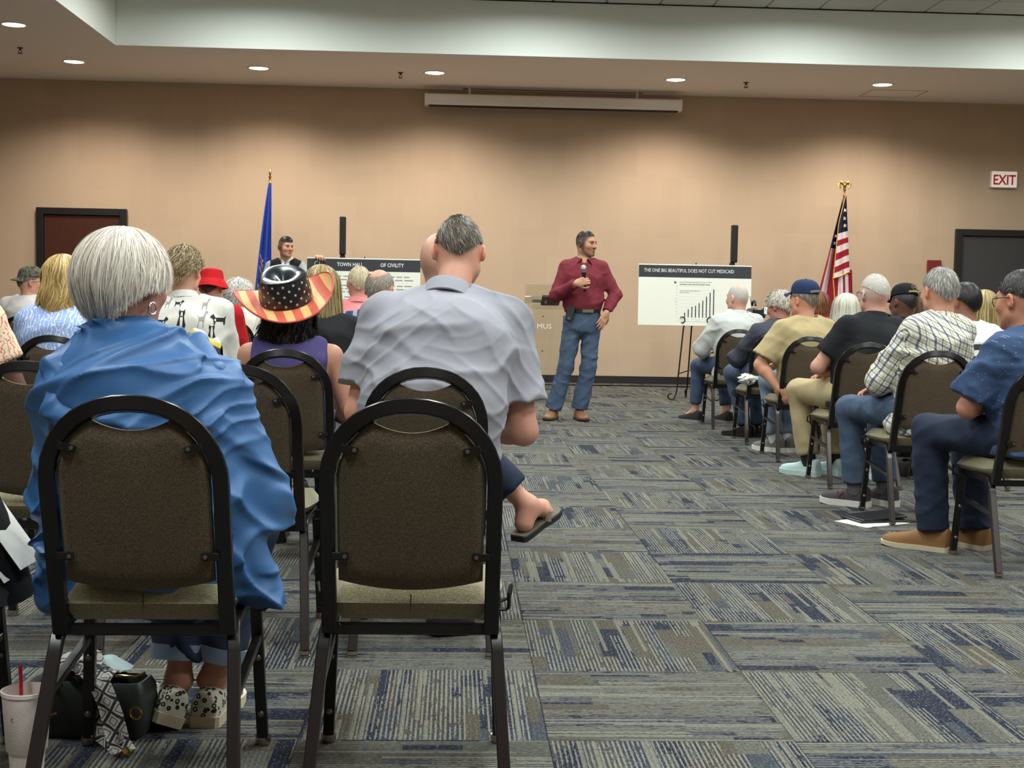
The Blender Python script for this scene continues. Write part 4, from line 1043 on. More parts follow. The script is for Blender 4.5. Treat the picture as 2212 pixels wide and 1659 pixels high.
man = person('man with dark hair in a grey patterned short-sleeved shirt, head bowed', -.085, 4.11, 0, (.008, 4.40, 1.244), 0, 26, skin=(206, 150, 128), h=.0055, b=1.16, sw=.20, big=.98,
    neck=(.06, .165, 1.085), shd=.085, slump=-.075,
    arms={1: ((.31, .10, .655), (.13, .33, .66)), -1: ((-.215, .09, .71), (-.02, .34, .67))},
    legs={-1: ((.10, .45, .60), (.345, .41, .365), (.52, .80, .24)), 1: ((.13, .44, .515), (.12, .40, .1), (.1, 1, 0))}, footup=(-.15, -.3, .92), barefoot=(-1, 1),
    top=dict(m=M_WEAVE, sleeve='short', cut=.74, ease=.02, armr=1.05, fold=.008, ff=30., h=.0048, belly=.02, hem=.45, collar=dict(r=.072, hgt=.036, fall=.060)),
    bottom=dict(m=M_DENIMD, cut=.80, ankr=.062, h=.009), shoes=None,
    hair=dict(r=(.0785, .102, .110), pb=126, ps=84, pf=60, col=(92, 78, 64), alt=(146, 138, 128), altk=.35, n=4200, len=.17, seg=5, rad=.0010, lift=.007, mess=.004, frizz=.10, swirl=.2, base=1.0, var=.25, tuft=.0))
hatl = person('woman in a purple sleeveless top under a stars-and-stripes cowboy hat', -.66, 5.36, 0, (-.675, 5.40, 1.035), -18, 0, 4, skin=(206, 150, 124), fem=1, h=.008, b=.98, sw=.165, neck=(-.01, .02, .905),
    arms={1: ((.225, .03, .62), (.175, .14, .46+.06), ((.0, .35, -.6), (-1, 0, 0), .8)), -1: ((-.235, .03, .62), None)},
    top=dict(name='tank_top', m=cloth('purple_jersey', (74, 66, 112)), sleeve='none', ease=.008, fold=.004, nostrap=.012, neckcut=-.28, neckr=.105, belly=.01),
    bottom=dict(m=M_DENIMD), hair=dict(r=(.095, .11, .108), t0=.5, pb=104, ps=100, pf=70, L=.10, col=(24, 20, 20), alt=(48, 36, 32), n=1400, len=.6, seg=9, rad=.002, lift=.014, mess=.014, wave=.010, wf=7, var=.3, flare=.6))
bald = person('bald man mostly hidden behind the grey patterned shirt', -.08, 5.36, 0, (-.055, 5.46, 1.245), -38, 0, skin=(206, 158, 138), h=.008, b=1.05, big=1.06,
    top=dict(m=cloth('charcoal_jersey', (66, 66, 68)), sleeve='short'), bottom=dict(m=M_DARK))
flor = person('person with brown skin in a cream and coral floral blouse at the left edge', -1.98, 5.36, 0, (-2.09, 5.42, 1.19), 10, 0, skin=(92, 60, 48), fem=1, h=.009, b=1.05, sw=.17,
    arms={1: ((.235, .06, .60), None)}, top=dict(name='blouse', m=M_RFLOR, sleeve='short', cut=.50, ease=.016, armr=1.1), bottom=dict(m=M_DARK), hair=short((30, 26, 26)))
bob = person('woman with a blond bob in a black top beside the cowboy hat', -.69, 6.56, 0, (-.675, 6.66, 1.130), -8, 4, skin=(206, 156, 132), fem=1, h=.009, b=1.05, sw=.17,
    top=dict(name='top', m=cloth('black_jersey', (28, 28, 30)), sleeve='long', ease=.014), bottom=dict(m=M_DARK),
    hair=dict(r=(.098, .112, .112), pb=98, ps=94, pf=66, L=.155, sideL=1, col=(178, 156, 104), alt=(120, 100, 62), altk=.4, n=2600, len=.8, seg=9, rad=.0017, lift=.006, mess=.006, frizz=.06, var=.2, flare=.7))
dog = person('person with short wavy blond hair in a white dog-print shirt', -1.30, 6.56, 0, (-1.367, 6.68, 1.205), -10, 4, skin=(212, 162, 138), fem=1, h=.008, b=1., sw=.172,
    top=dict(m=cloth('white_cotton', (216, 212, 204)), sleeve='long', ease=.016, fold=.006, collar=dict(r=.060, hgt=.04, fall=.036)), bottom=dict(m=M_DENIMD),
    hair=dict(r=(.086, .106, .116), pb=126, ps=92, pf=62, col=(140, 118, 84), alt=(184, 164, 122), altk=.4, n=2400, len=.24, seg=7, rad=.0016, lift=.016, mess=.008, wave=.009, wf=10, frizz=.25, var=.25, base=1.0, lump=.03, c=(0, -.008, .004), rootk=.25, root=(92, 76, 56)))
blond = person('woman with long wavy blond hair in a pale blue floral top', -1.91, 6.56, 0, (-1.955, 6.66, 1.150), -6, 2, skin=(212, 164, 140), fem=1, h=.009, b=1.02, sw=.17,
    top=dict(name='blouse', m=M_BFLOR, sleeve='long', ease=.016), bottom=dict(m=M_DENIM),
    hair=dict(r=(.104, .116, .118), pb=96, ps=94, pf=68, L=.33, sideL=.95, col=(222, 192, 128), alt=(176, 142, 86), altk=.4, n=3400, len=.85, seg=14, rad=.0019, lift=.010, mess=.010, wave=.024, wf=7, frizz=.05, var=.2, flare=.5, lock=1.2))
bpl = person('balding man in a blue and white plaid shirt', -.47, 7.84, 0, (-.455, 7.94, 1.145), -22, 4, skin=(200, 146, 118), h=.009, b=1.04, big=1.02,
    top=dict(m=M_BPLAID, sleeve='long', ease=.016, collar=True), bottom=dict(m=M_DARK), hair=short((150, 138, 124), t0=.52, alt=(196, 190, 180), n=1200, lift=.005))
pink = person('man with thin pale blond hair in a pink shirt', -.68, 9.12, 0, (-.675, 9.25, 1.195), 8, 0, skin=(212, 156, 136), h=.010,
    top=dict(m=cloth('pink_cotton', (216, 130, 130)), sleeve='long', collar=True), bottom=dict(m=M_DARK), hair=short((216, 200, 166), alt=(190, 150, 116), altk=.25, n=1400, lift=.006, base=.992))
redh = person('person in a red bucket hat and red jacket', -1.87, 10.1, 0, (-1.875, 10.2, 1.15), -10, 2, skin=(206, 156, 132), fem=1, h=.010,
    top=dict(name='jacket', m=cloth('red_cotton', (176, 26, 34)), ease=.02), bottom=dict(m=M_DARK), hair=short((90, 70, 56), n=500))
whi = person('person with fluffy white hair behind the red jacket', -1.88, 11.4, 0, (-1.885, 11.5, 1.110), 0, 0, skin=(212, 164, 144), fem=1, h=.011,
    top=dict(name='top', m=cloth('cream_knit', (220, 214, 200))), bottom=dict(m=M_DARK), hair=dict(r=(.112, .12, .118), pb=140, ps=112, pf=76, col=(236, 232, 226), alt=(206, 202, 196), n=2000, len=.3, seg=7, rad=.0022, lift=.022, mess=.016, wave=.012, wf=9, frizz=.3, var=.08))
camo = person('man in a camouflage cap and white T-shirt at the far left', -3.70, 11.62, -8, (-3.745, 11.75, 1.175), -58, 0, skin=(200, 146, 122), h=.010, sw=.2, b=1.08,
    top=dict(m=cloth('white_tee', (224, 216, 212)), sleeve='short', ease=.02), bottom=dict(m=M_DARK), hair=short((110, 100, 92), n=600), glasses=M_GLASSK)
# right of the aisle, from the nearest row to the farthest
p6 = person('man with dark hair and black glasses in a dark blue dotted shirt', 2.42, 5.37, 38, (2.395, 5.48, 1.135), 28, 6, skin=(196, 138, 112), h=.0068, b=1.14, sw=.2, big=1.06,
    slump=-.05, arms={-1: ((-.215, .17, .665), (.14, .27, .70)), 1: ((.27, .03, .68), (.17, .22, .66))},
    legs={-1: ((-.02, .47, .535), (-.01, .44, .10), (-.25, 1, 0)), 1: ((.2, .42, .52), (.2, .36, .1), (.1, 1, 0))},
    top=dict(m=M_DOTS, sleeve='short', cut=.86, ease=.020, armr=1.12, fold=.011, h=.0075, belly=.03, hem=.47, collar=True), bottom=dict(m=M_DENIMD, cut=1.03, ankr=.062, h=.009, ease=.012),
    shoes=('', plain('tan_suede', (136, 96, 56), .8), plain('cream_sole', (214, 202, 176), .6), dict(L=.30)), hair=short((48, 44, 42), alt=(84, 80, 78), n=2600, lift=.004, len=.12), glasses=M_GLASSK)
p5 = person('man with grey hair in a cream and navy plaid shirt', 2.385, 6.60, 33, (2.50, 6.70, 1.180), 11, 2, skin=(206, 150, 126), h=.007, b=1.06, sw=.195, big=1.04,
    arms={-1: ((-.14, .15, .70), (.06, .28, .63)), 1: ((.24, .08, .66), (.08, .3, .64))},
    legs={-1: ((.0, .46, .53), (.03, .42, .10), (-.3, 1, 0)), 1: ((.2, .42, .52), (.2, .36, .1), (.1, 1, 0))},
    top=dict(m=M_PLAID, sleeve='long', cut=.80, ease=.022, armr=1.05, fold=.011, h=.008, hem=.44, collar=True), bottom=dict(m=M_DENIM, cut=.93, ankr=.058, h=.010),
    shoes=('', plain('charcoal_mesh', (62, 58, 60), .8), M_WSOLE, dict(solet=.034, high=.112, L=.27)), bands=[(s, .8, 1.08, (.0505, .0445), plain('grey_sock', (92, 92, 94), .9), 'sock') for s in (-1, 1)], hair=short((146, 138, 130), alt=(196, 192, 186), altk=.35, n=2600, lift=.007, len=.2))
p4 = person('man with cropped white hair and glasses in a black polo shirt', 2.44, 7.86, 28, (2.56, 7.95, 1.172), 14, 0, skin=(208, 154, 134), h=.008, b=1.10, sw=.2, big=1.04,
    arms={-1: ((-.20, .12, .71), (.05, .28, .69))}, legs={-1: ((-.03, .46, .54), (.01, .40, .10), (-.3, 1, 0)), 1: ((.2, .42, .52), (.2, .36, .1), (.1, 1, 0))},
    top=dict(m=cloth('black_polo_pique', (30, 31, 34)), sleeve='short', cut=.70, ease=.018, fold=.006, belly=.02, collar=True), bottom=dict(m=M_KHAKI, cut=.93, ankr=.062, ease=.014),
    shoes=('', plain('pale_aqua_mesh', (176, 200, 198), .8), plain('aqua_sole', (190, 210, 208), .6), dict(solet=.032, L=.27, high=.11)), bands=[(s, .8, 1.08, (.0505, .0445), plain('black_sock', (28, 28, 30), .9), 'sock') for s in (-1, 1)], buzz=((190, 176, 168), .65), hair=short((206, 198, 188), alt=(232, 226, 216), n=2000, lift=.003, len=.1, var=.12, pb=100, ps=74, edge=.03), glasses=M_GLASSK)
p3 = person('man in a navy cap and tan T-shirt with one arm bent back', 2.45, 9.18, 26, (2.475, 9.26, 1.135), 34, 2, skin=(204, 148, 120), h=.008, b=1.08, sw=.2, big=1.04,
    arms={-1: ((-.285, .10, .66), (-.225, -.04, .50), ((.5, -.35, -.75), (.7, .5, 0), .4)), 1: ((.25, .08, .68), None)}, legs={-1: ((.05, .42, .53), (.10, .38, .10), (-.2, 1, 0)), 1: ((.2, .42, .52), (.2, .36, .1), (.1, 1, 0))},
    top=dict(m=cloth('tan_jersey', (176, 158, 118)), sleeve='short', cut=.80, ease=.020, armr=1.12, fold=.007), bottom=dict(m=M_DENIML, cut=.93, ankr=.058),
    shoes=('', plain('grey_mesh', (110, 106, 104), .8), M_WSOLE, dict(solet=.034, L=.265, high=.112)), bands=[(s, .8, 1.08, (.0505, .0445), plain('white_sock', (220, 220, 218), .9), 'sock') for s in (-1, 1)], hair=short((120, 108, 96), alt=(170, 160, 150), n=1400, len=.2))
p2 = person('white-haired man with gold glasses in a navy jacket', 2.48, 10.26, 26, (2.575, 10.36, 1.088), 40, 10, skin=(196, 138, 118), h=.009, b=1.04, sw=.195, big=1.04, slump=-.06,
    arms={-1: ((-.18, .17, .65), (.02, .30, .62))}, legs={-1: ((.0, .46, .52), (.07, .37, .10), (-.3, 1, 0)), 1: ((.2, .42, .52), (.2, .36, .1), (.1, 1, 0))},
    top=dict(name='jacket', m=cloth('navy_jacket_twill', (58, 60, 72), .6), ease=.022, fold=.012, collar=True, hem=.45), bottom=dict(m=M_DENIM, cut=1.0),
    shoes=('', plain('black_leather', (26, 25, 26), .3), M_BLACKSHOE, {}), hair=dict(r=(.092, .112, .116), pb=126, ps=96, pf=62, col=(216, 208, 192), alt=(178, 170, 158), n=1800, len=.28, seg=6, rad=.0019, lift=.012, mess=.008, wave=.008, wf=8, frizz=.2, var=.12), glasses=M_GLASSG)
p1 = person('man with thinning white hair in a pale grey jacket, in the row nearest the poster', 2.46, 11.49, 24, (2.50, 11.58, 1.155), 36, 2, skin=(204, 152, 130), h=.009, b=1.04, sw=.2, big=1.04, ankles=True, buzz=((206, 192, 178), .45),
    arms={-1: ((-.225, .17, .68), (-.08, .33, .63))}, legs={-1: ((-.04, .47, .52), (-.05, .50, .10), (-.25, 1, 0)), 1: ((.2, .42, .52), (.2, .36, .1), (.1, 1, 0))},
    top=dict(name='jacket', m=cloth('pale_grey_cotton', (196, 198, 194)), ease=.024, fold=.012, collar=True, hem=.43), bottom=dict(m=cloth('slate_denim', (70, 86, 110)), cut=.86),
    shoes=('', plain('black_mesh', (30, 29, 30), .8), plain('grey_sole', (150, 146, 140), .6), dict(L=.265)), hair=short((206, 198, 186), n=500, t0=.45, r=(.0772, .099, .102), lift=.002, len=.08, rad=.0008, base=.98))
dk = person('dark-haired person in a white top behind the plaid shirt', 3.09, 7.88, 10, (3.135, 7.98, 1.135), 25, 0, skin=(150, 104, 82), h=.010,
    top=dict(name='top', m=cloth('white_top', (222, 222, 222)), ease=.016), bottom=dict(m=M_DARK), hair=short((30, 27, 28), n=900, r=(.09, .108, .112), pb=130))
bcap = person('man with dark skin in a black cap and black shirt', 3.14, 9.2, 15, (3.20, 9.28, 1.125), 25, 6, 8, skin=(88, 58, 46), h=.009, b=1.06, stubble=.5, stubc=(130, 126, 120),
    top=dict(m=cloth('black_cotton', (26, 26, 28)), ease=.016, collar=True), bottom=dict(m=M_DARK), hair=short((40, 36, 34), n=300))
bl2 = person('woman with straight blond hair in front of the dark door', 3.76, 9.2, 8, (3.785, 9.28, 1.108), 18, 0, skin=(212, 164, 142), fem=1, h=.010,
    top=dict(name='top', m=cloth('cream_top', (222, 216, 200)), ease=.014), bottom=dict(m=M_DARK), hair=dict(r=(.10, .114, .116), pb=98, ps=94, pf=66, L=.14, col=(196, 174, 118), alt=(132, 108, 66), altk=.4, n=2000, len=.8, seg=9, rad=.002, lift=.008, mess=.008, frizz=.07, var=.2, flare=.9))
wb = person('woman with a straight white bob', 3.10, 10.3, 10, (3.115, 10.38, 1.078), 20, 0, skin=(212, 164, 142), fem=1, h=.010,
    top=dict(name='top', m=cloth('grey_top', (150, 146, 150)), ease=.014), bottom=dict(m=M_DARK), hair=dict(r=(.104, .114, .116), pb=98, ps=96, pf=66, L=.12, col=(226, 220, 204), alt=(196, 190, 172), altk=.3, n=2000, len=.8, seg=9, rad=.002, lift=.008, mess=.006, frizz=.06, var=.1, flare=1.1))
brw = person('woman with long brown hair behind the black cap', 3.73, 10.3, 15, (3.74, 10.38, 1.115), 20, 0, skin=(206, 150, 126), fem=1, h=.011,
    top=dict(name='top', m=cloth('rose_top', (170, 110, 110)), ease=.014), bottom=dict(m=M_DARK), hair=dict(r=(.1, .114, .114), pb=98, ps=94, pf=66, L=.2, col=(92, 70, 50), alt=(128, 100, 72), n=1400, len=.8, seg=9, rad=.0022, lift=.01, mess=.01, wave=.008, var=.2, flare=.6))
rbr = person('person with reddish brown hair behind the navy cap', 3.22, 11.5, 10, (3.225, 11.58, 1.105), 10, 0, arms={-1: ((-.26, .12, .80), (-.285, .345, .955), ((-.05, .1, 1), (.1, -1, 0), .35))}, skin=(206, 150, 126), fem=1, h=.011,
    top=dict(name='top', m=cloth('rust_top', (150, 80, 60)), ease=.014), bottom=dict(m=M_DARK), hair=dict(r=(.095, .112, .114), pb=110, ps=100, pf=66, L=.05, col=(120, 70, 44), alt=(150, 96, 62), n=1200, len=.6, seg=8, rad=.0022, lift=.01, mess=.008, var=.2))
# ------------------------------------------------------------------ hats
def head_obj(name, J, mb, m, parent, off=(0, 0, 0), rx=0, ry=0, rz=0, **k):
    """mesh built in head coordinates, placed on the head as a child of the person"""
    o = mb.build(name, m, parent, **k); Rm = J.Rh@rotz(rz)@rotx(rx)@roty(ry); c = J.hc+J.Rh@(A(*off)*J.big)
    q = Matrix.Identity(4)
    for i in range(3):
        for j in range(3): q[i][j] = Rm[i, j]*J.big
        q[i][3] = c[i]
    o.matrix_local = q; return o
def ballcap(J, m, bill_m, rx=0, rzz=0, back=None, ry=0):
    g = []; 
    for a in np.linspace(0, 2*math.pi, 49)[:-1]:
        row = []
        for t in np.linspace(.02, 1, 12):
            ph = t*R(92); hgt = .090*math.cos(ph)**.8 if ph < R(90) else -.004
            k = math.sin(min(ph, R(90)))**.75
            row.append((.085*k*math.sin(a), -.010-.105*k*math.cos(a), .040+hgt))
        row.append((row[-1][0]*.97, row[-1][1]*.97+.0003, row[-1][2]+.004)); g.append(row)
    c = head_obj('cap', J, MB().grid(g, closeu=True), m, J.root, rx=rx, rz=rzz, ry=ry, angle=60)
    b = MB(); rows = []
    for u in np.linspace(-1, 1, 17):
        rows.append([(.072*u*(1+.05*t), -.010+.108*math.sqrt(max(0, 1-(.072*u/.087)**2))*1.0-.002+.068*t*math.sqrt(max(0, 1-.75*u*u)), .040-.020*u*u*t-.016*t) for t in np.linspace(0, 1, 6)])
    b.grid(rows); b.grid([[(p[0], p[1], p[2]-.003) for p in r] for r in rows][::-1]); b.build('bill', bill_m, c)
    MB().lathe([(.007, 0), (.006, .004), (.001, .006)], (0, -.010, .129), 10).build('button', bill_m, c)
    return c
M_NAVYCAP = cloth('navy_cap_twill', (38, 52, 82), grain=.15)
c3 = ballcap(p3, M_NAVYCAP, M_NAVYCAP, rx=R(4))
st = MB().tube([(.052*u, -.010-.111*math.sqrt(1-(.05*u/.087)**2), .046+.006*(1-u*u)) for u in np.linspace(-1, 1, 9)], .004, .009, n=6); st.build('strap', plain('grey_strap', (120, 122, 116), .7), c3)
M_BCAP = cloth('black_cap_twill', (24, 26, 28), grain=.2)
cb = ballcap(bcap, M_BCAP, M_BCAP, rx=R(-4))
e_ = MB()
for r0 in (.018, .024): e_.tube([(r0*1.2*math.cos(a), -.010-.1085+.012*abs(math.cos(a))*0+(.045*(r0*1.2*math.cos(a)/.05)**2*.3)+.012*(.5+.5*math.sin(a)), .083+r0*math.sin(a)) for a in np.linspace(0, 2*math.pi, 24, endpoint=False)], .0012, n=5, close=True)
for x0 in (-.012, 0, .012): e_.tube([(x0, -.116, .075), (x0*1.1, -.111, .090)], .003, n=5)
e_.build('emblem', plain('dull_gold_thread', (120, 112, 70), .6), cb)
MB().tube([(.045*u, -.010-.111*math.sqrt(1-(.05*u/.087)**2), .048+.004*(1-u*u)) for u in np.linspace(-1, 1, 9)], .003, .006, n=6).build('strap', plain('gold_script_band', (170, 150, 84), .6), cb)
def camo_mat():
    g = G('camouflage_twill'); n = g.noise(g.obj(), 38, 3, .6)
    g.base(g.ramp(n, [(0, lin((46, 46, 36))), (.42, lin((88, 88, 70))), (.52, lin((120, 116, 96))), (.6, lin((62, 62, 50)))], 'CONSTANT')); g.p(.9); return g.m
mc = camo_mat(); ballcap(camo, mc, mc, rx=R(-6), rzz=R(180))
# red bucket hat
g = []
for a in np.linspace(0, 2*math.pi, 49)[:-1]:
    pr = [(.004, .132), (.05, .130), (.078, .118), (.086, .095), (.092, .055), (.096, .046), (.100, .044), (.118, .010), (.132, -.012), (.131, -.016), (.094, .036)]
    wob = .004*math.sin(5*a)
    g.append([((r+wob*(r > .1))*math.sin(a), -.006-(r*1.16+wob)*math.cos(a), z+.006*math.sin(3*a+1)*(r > .1)) for r, z in pr])
rh = head_obj('bucket_hat', redh, MB().grid(g, closeu=True), cloth('red_hat_cotton', (190, 24, 32), grain=.12), redh.root, rx=R(-4), angle=40)
# stars-and-stripes cowboy hat
def hat_mats():
    g = G('red_cream_striped_straw'); X, Y, Z = g.xyz(g.obj()); n = g.noise(g.obj(), 120, 3)
    f = g.stripe(g.math('ADD', X, .5), .062, 0., .5)
    c = g.mix(f, lin((226, 176, 112)), lin((196, 74, 58))); g.base(g.mix(g.math('MULTIPLY', n, .3), c, lin((236, 150, 96)))); g.p(.55); g.bump(n, .15, .003)
    k = plain('black_blue_lacquered_straw', (26, 30, 38), .25, grain=.3); return g.m, k, plain('cream_star_print', (214, 190, 150), .5)
mS, mK, mStar = hat_mats()
hat = empty('cowboy_hat', (0, 0, 0)); hat.parent = hatl.root
Rm = hatl.Rh@rotz(R(38))@rotx(R(16))@roty(R(-17)); q = Matrix.Identity(4); cc = hatl.hc+hatl.Rh@A(-.012, -.014, .026)
for i in range(3):
    for j in range(3): q[i][j] = Rm[i, j]*1.1
    q[i][3] = cc[i]
hat.matrix_local = q
def crown(a, t):
    """side wall then the pinched top"""
    cx_, cy_ = math.sin(a), math.cos(a)
    if t < .72:
        u = t/.72; k = 1-.10*u-.03*math.sin(u*math.pi)*-1; z = .094*u+.010*u*abs(cy_)
        if cy_ > 0: k2 = 1-.16*u*cy_*abs(cx_)**.6
        else: k2 = 1
        return (.098*k*k2*cx_, .116*k*cy_, z)
    u = (t-.72)/.28; k = .90*(1-u); x, y = .098*k*cx_, .116*k*cy_
    z = .094+.010*abs(cy_)*(1-u)+.008*math.sin(u*math.pi)-.034*u**1.2*math.exp(-(x/.05)**2)
    return (x, y, z)
g = [[crown(a, t) for t in np.linspace(0, .995, 22)] for a in np.linspace(0, 2*math.pi, 61)[:-1]]
MB().grid(g, closeu=True).build('crown', mK, hat, angle=60)
def brim(a, u, dz=0):
    cx_, cy_ = math.sin(a), math.cos(a); r0 = (.098, .116); r1 = (.200, .190)
    x = (r0[0]+(r1[0]-r0[0])*u)*cx_; y = (r0[1]+(r1[1]-r0[1])*u)*cy_
    curl = abs(cx_)**2.2
    x *= 1-.10*curl*u*u
    return (x, y, .062*curl*u**1.6-.016*(1-curl)*u**1.5+dz)
bm = MB(); bm.grid([[brim(a, u) for u in np.linspace(0, 1, 9)] for a in np.linspace(0, 2*math.pi, 81)[:-1]], closeu=True)
bm.grid([[brim(a, u, -.004) for u in np.linspace(1, 0, 9)] for a in np.linspace(0, 2*math.pi, 81)[:-1]], closeu=True)
bo = bm.build('brim', mS, hat, angle=60)
MB().tube([brim(a, 1, -.002) for a in np.linspace(0, 2*math.pi, 80, endpoint=False)], .0035, n=6, close=True).build('brim_edge', plain('red_edge', (190, 70, 54), .5), bo)
sm = MB()
for row in range(5):
    for k in range(15):
        a = 2*math.pi*(k+.5*(row % 2))/15; t = .10+.125*row; p0 = A(*crown(a, t)); px = A(*crown(a+.05, t))-p0; pz = A(*crown(a, t+.04))-p0
        px, pz = unit(px), unit(pz); n = np.cross(px, pz); n = n if n@A(math.sin(a), math.cos(a), 0) > 0 else -n
        P = [p0+n*.0015+(px*math.cos(b)+pz*math.sin(b))*(.0068 if i % 2 == 0 else .0027) for i, b in enumerate(np.linspace(math.pi/2, math.pi*2.5, 11)[:-1])]
        sm.add([p0+n*.0018]+P, [(0, i+1, (i+1) % 10+1) for i in range(10)])
so = sm.build('star_print', mStar, hat, smooth=False); so['kind'] = 'stuff'

# ------------------------------------------------------------------ lady's earring, slip-on shoes; the man's sandals
def leopard():
    g = G('leopard_print_canvas'); v = g.obj(); d = g.n('TexVoronoi', {'Vector': v, 'Scale': 62., 'Randomness': 1.}).outputs['Distance']; n = g.noise(v, 90, 2)
    d = g.math('ADD', d, g.math('MULTIPLY', g.math('SUBTRACT', n, .5), .35)); f = g.math('MULTIPLY', g.math('GREATER_THAN', d, .16), g.math('LESS_THAN', d, .40))
    g.base(g.mix(f, lin((206, 200, 184)), lin((34, 32, 32)))); g.p(.85); return g.m
mL = leopard()
shoe(lady.root, lady.an[1], lady.ft[1], mL, plain('cream_sole', (214, 202, 176), .6), L=.245, wd=.088, solet=.028, high=.092, name='slip_on_shoe')
shoe(lady.root, lady.an[-1]+A(-.012, 0, -.012), lady.ft[-1], mL, plain('cream_sole', (214, 202, 176), .6), L=.245, wd=.088, solet=.028, high=.092, name='slip_on_shoe', up=(.36, .16, .92))
eo = lady.hc+lady.Rh@A(.086, -.012, -.06)
MB().tube([eo+lady.Rh@A(0, .013*math.cos(a), -.013+.013*math.sin(a)) for a in np.linspace(0, 2*math.pi, 20, endpoint=False)], .0022, n=6, close=True).build('earring', plain('silver', (210, 208, 205), .2, 1), lady.root)
def sandal(J, s, up):
    an, d = J.an[s], unit(J.ft[s]); u = unit(A(*up)); u = unit(u-d*(u@d)); x = np.cross(d, u)
    o = an-d*.07-u*.082; pr = [(-.012, .026), (0, .034), (.06, .036), (.12, .034), (.17, .041), (.22, .043), (.255, .034), (.27, .012)]
    poly = [(t, w) for t, w in pr]+[(t, -w) for t, w in reversed(pr)]
    m = MB(); m.rings([[o+d*t+x*w+u*z for t, w in poly] for z in (-.022, -.003)]); so = m.build('sandal', plain('black_foam_sole', (26, 25, 25), .6), J.root, angle=40)
    MB().rings([[o+d*t*.985+x*w*.97+u*z for t, w in poly] for z in (-.003, .002)]).build('insole', plain('olive_insole', (92, 86, 70), .7), so)
    for sx in (-1, 1): MB().tube([o+d*.135+x*sx*.042+u*.0, o+d*.15+x*sx*.038+u*.03, o+d*.175+x*sx*.018+u*.046, o+d*.195+u*.040, o+d*.20+u*.004], .011, .004, n=8, up=tuple(u)).build('strap', plain('olive_strap', (124, 110, 84), .8), so)
sandal(man, -1, (-.15, -.3, .92)); sandal(man, 1, (0, 0, 1))
# dog figures printed on the white shirt; drawn as flat prints laid on the cloth once it is computed
DOGS = []
def dogfig(kind):
    if kind == 0:   # sitting, front view, black with a white chest
        body = [(-.018, 0), (.018, 0), (.024, .018), (.016, .05), (.013, .066), (.017, .085), (.015, .105), (.008, .094), (-.008, .094), (-.015, .105), (-.017, .085), (-.013, .066), (-.016, .05), (-.024, .018)]
        chest = [(-.006, .012), (.006, .012), (.008, .045), (.004, .088), (-.004, .088), (-.008, .045)]
        return [(body, 0), (chest, 1)]
    if kind == 1:   # standing side view
        return [([(-.036, .0), (-.029, .0), (-.027, .02), (.014, .02), (.016, 0), (.023, 0), (.025, .03), (.036, .042), (.046, .044), (.044, .056), (.034, .062), (.032, .070), (.026, .060), (.016, .044), (-.03, .044), (-.042, .056), (-.038, .036)], 0), ([(.012, .022), (.020, .022), (.022, .036), (.013, .036)], 1)]
    return [([(-.02, 0), (-.016, 0), (-.012, .035), (.006, .038), (.008, 0), (.012, 0), (.014, .045), (.02, .075), (.028, .08), (.026, .088), (.014, .09), (.008, .06), (-.014, .055), (-.022, .07)], 2)]

# ------------------------------------------------------------------ the speaker and the aide
M_MAROON = cloth('maroon_cotton', (122, 46, 56), .75)
spk = person('man standing with a microphone in a maroon shirt and blue jeans', 1.165, 12.0, 180, (1.187, 12.03, 1.630), -133, 3, stand=True, skin=(196, 146, 116), h=.0045, sw=.165, b=.97, stubble=.6, buzz=((58, 49, 43), .92),
    hipz=.90, neck=(-.004, -.035, 1.468), slump=.0, arms={1: ((.255, .03, 1.135), (.085, .235, 1.245), ((-.85, .12, .30), (-.1, -1, -.1), .95)), -1: ((-.30, -.02, 1.15), (-.205, .115, .985), ((.42, .22, -.85), (.35, -.9, 0), .22))},
    legs={1: ((.145, .03, .49), (.255, .0, .095), (.30, 1, 0)), -1: ((-.06, .04, .49), (.01, .0, .095), (-.12, 1, 0))},
    top=dict(m=M_MAROON, ease=.014, fold=.007, hem=.992, drop=-.06, hipw=.92, cut=.95, h=.006, collar=dict(r=.073, hgt=.036, fall=.058, open_=.6), vneck=.03),
    bottom=dict(m=M_DENIM, cut=.99, ankr=.068, ease=.012, rise=.115, fold=.007, ff=34., h=.0075), shoes=('', plain('tan_boot_leather', (126, 84, 52), .45), plain('brown_sole', (60, 42, 30), .6), dict(L=.30, name='boot')),
    hair=dict(r=(.079, .102, .107), edge=.045, pb=86, ps=66, pf=58, flat=.098, col=(40, 32, 28), alt=(64, 52, 44), n=1200, len=.3, seg=4, rad=.0013, lift=.003, mess=.002, base=1.))
eyes(spk.root, spk); brows(spk.root, spk, plain('brown_brow', (66, 48, 38), .8))
bt = MB()
belt = [(spk.hip[0]+.160*math.sin(a), spk.hip[1]+.124*math.cos(a), 1.0) for a in np.linspace(0, 2*math.pi, 48, endpoint=False)]
bt.tube(belt, .02, .004, n=8, up=(0, 0, 1), close=True) if False else bt.rings([[(p[0]*k0+spk.hip[0]*(1-k0), p[1]*k0+spk.hip[1]*(1-k0), z) for p in belt] for z, k0 in ((.982, 1.0), (.983, 1.035), (1.017, 1.035), (1.018, 1.0))], cap=False)
bl = bt.build('belt', plain('black_belt_leather', (30, 27, 26), .4), spk.root)
bk = MB().box((-.035, .134, 1.0), (.10, .008, .034), bev=.004); bk.build('buckle', plain('silver_buckle', (196, 188, 172), .25, 1), bl)
ho = MB(); axh = [unit(A(1, .0, .28)), A(0, 1, 0), unit(A(-.28, 0, 1))]; ho.box((.125, .128, .975), (.062, .03, .145), ax=axh, bev=.008)
hh = ho.build('phone_holster', plain('black_nylon', (32, 33, 34), .6), spk.root); MB().lathe([(.013, 0), (.013, .005), (.002, .006)], (.138, .143, .93), 14, [[1, 0, 0], [0, 0, -1], [0, 1, 0]]).build('snap', M_BOLT, hh)
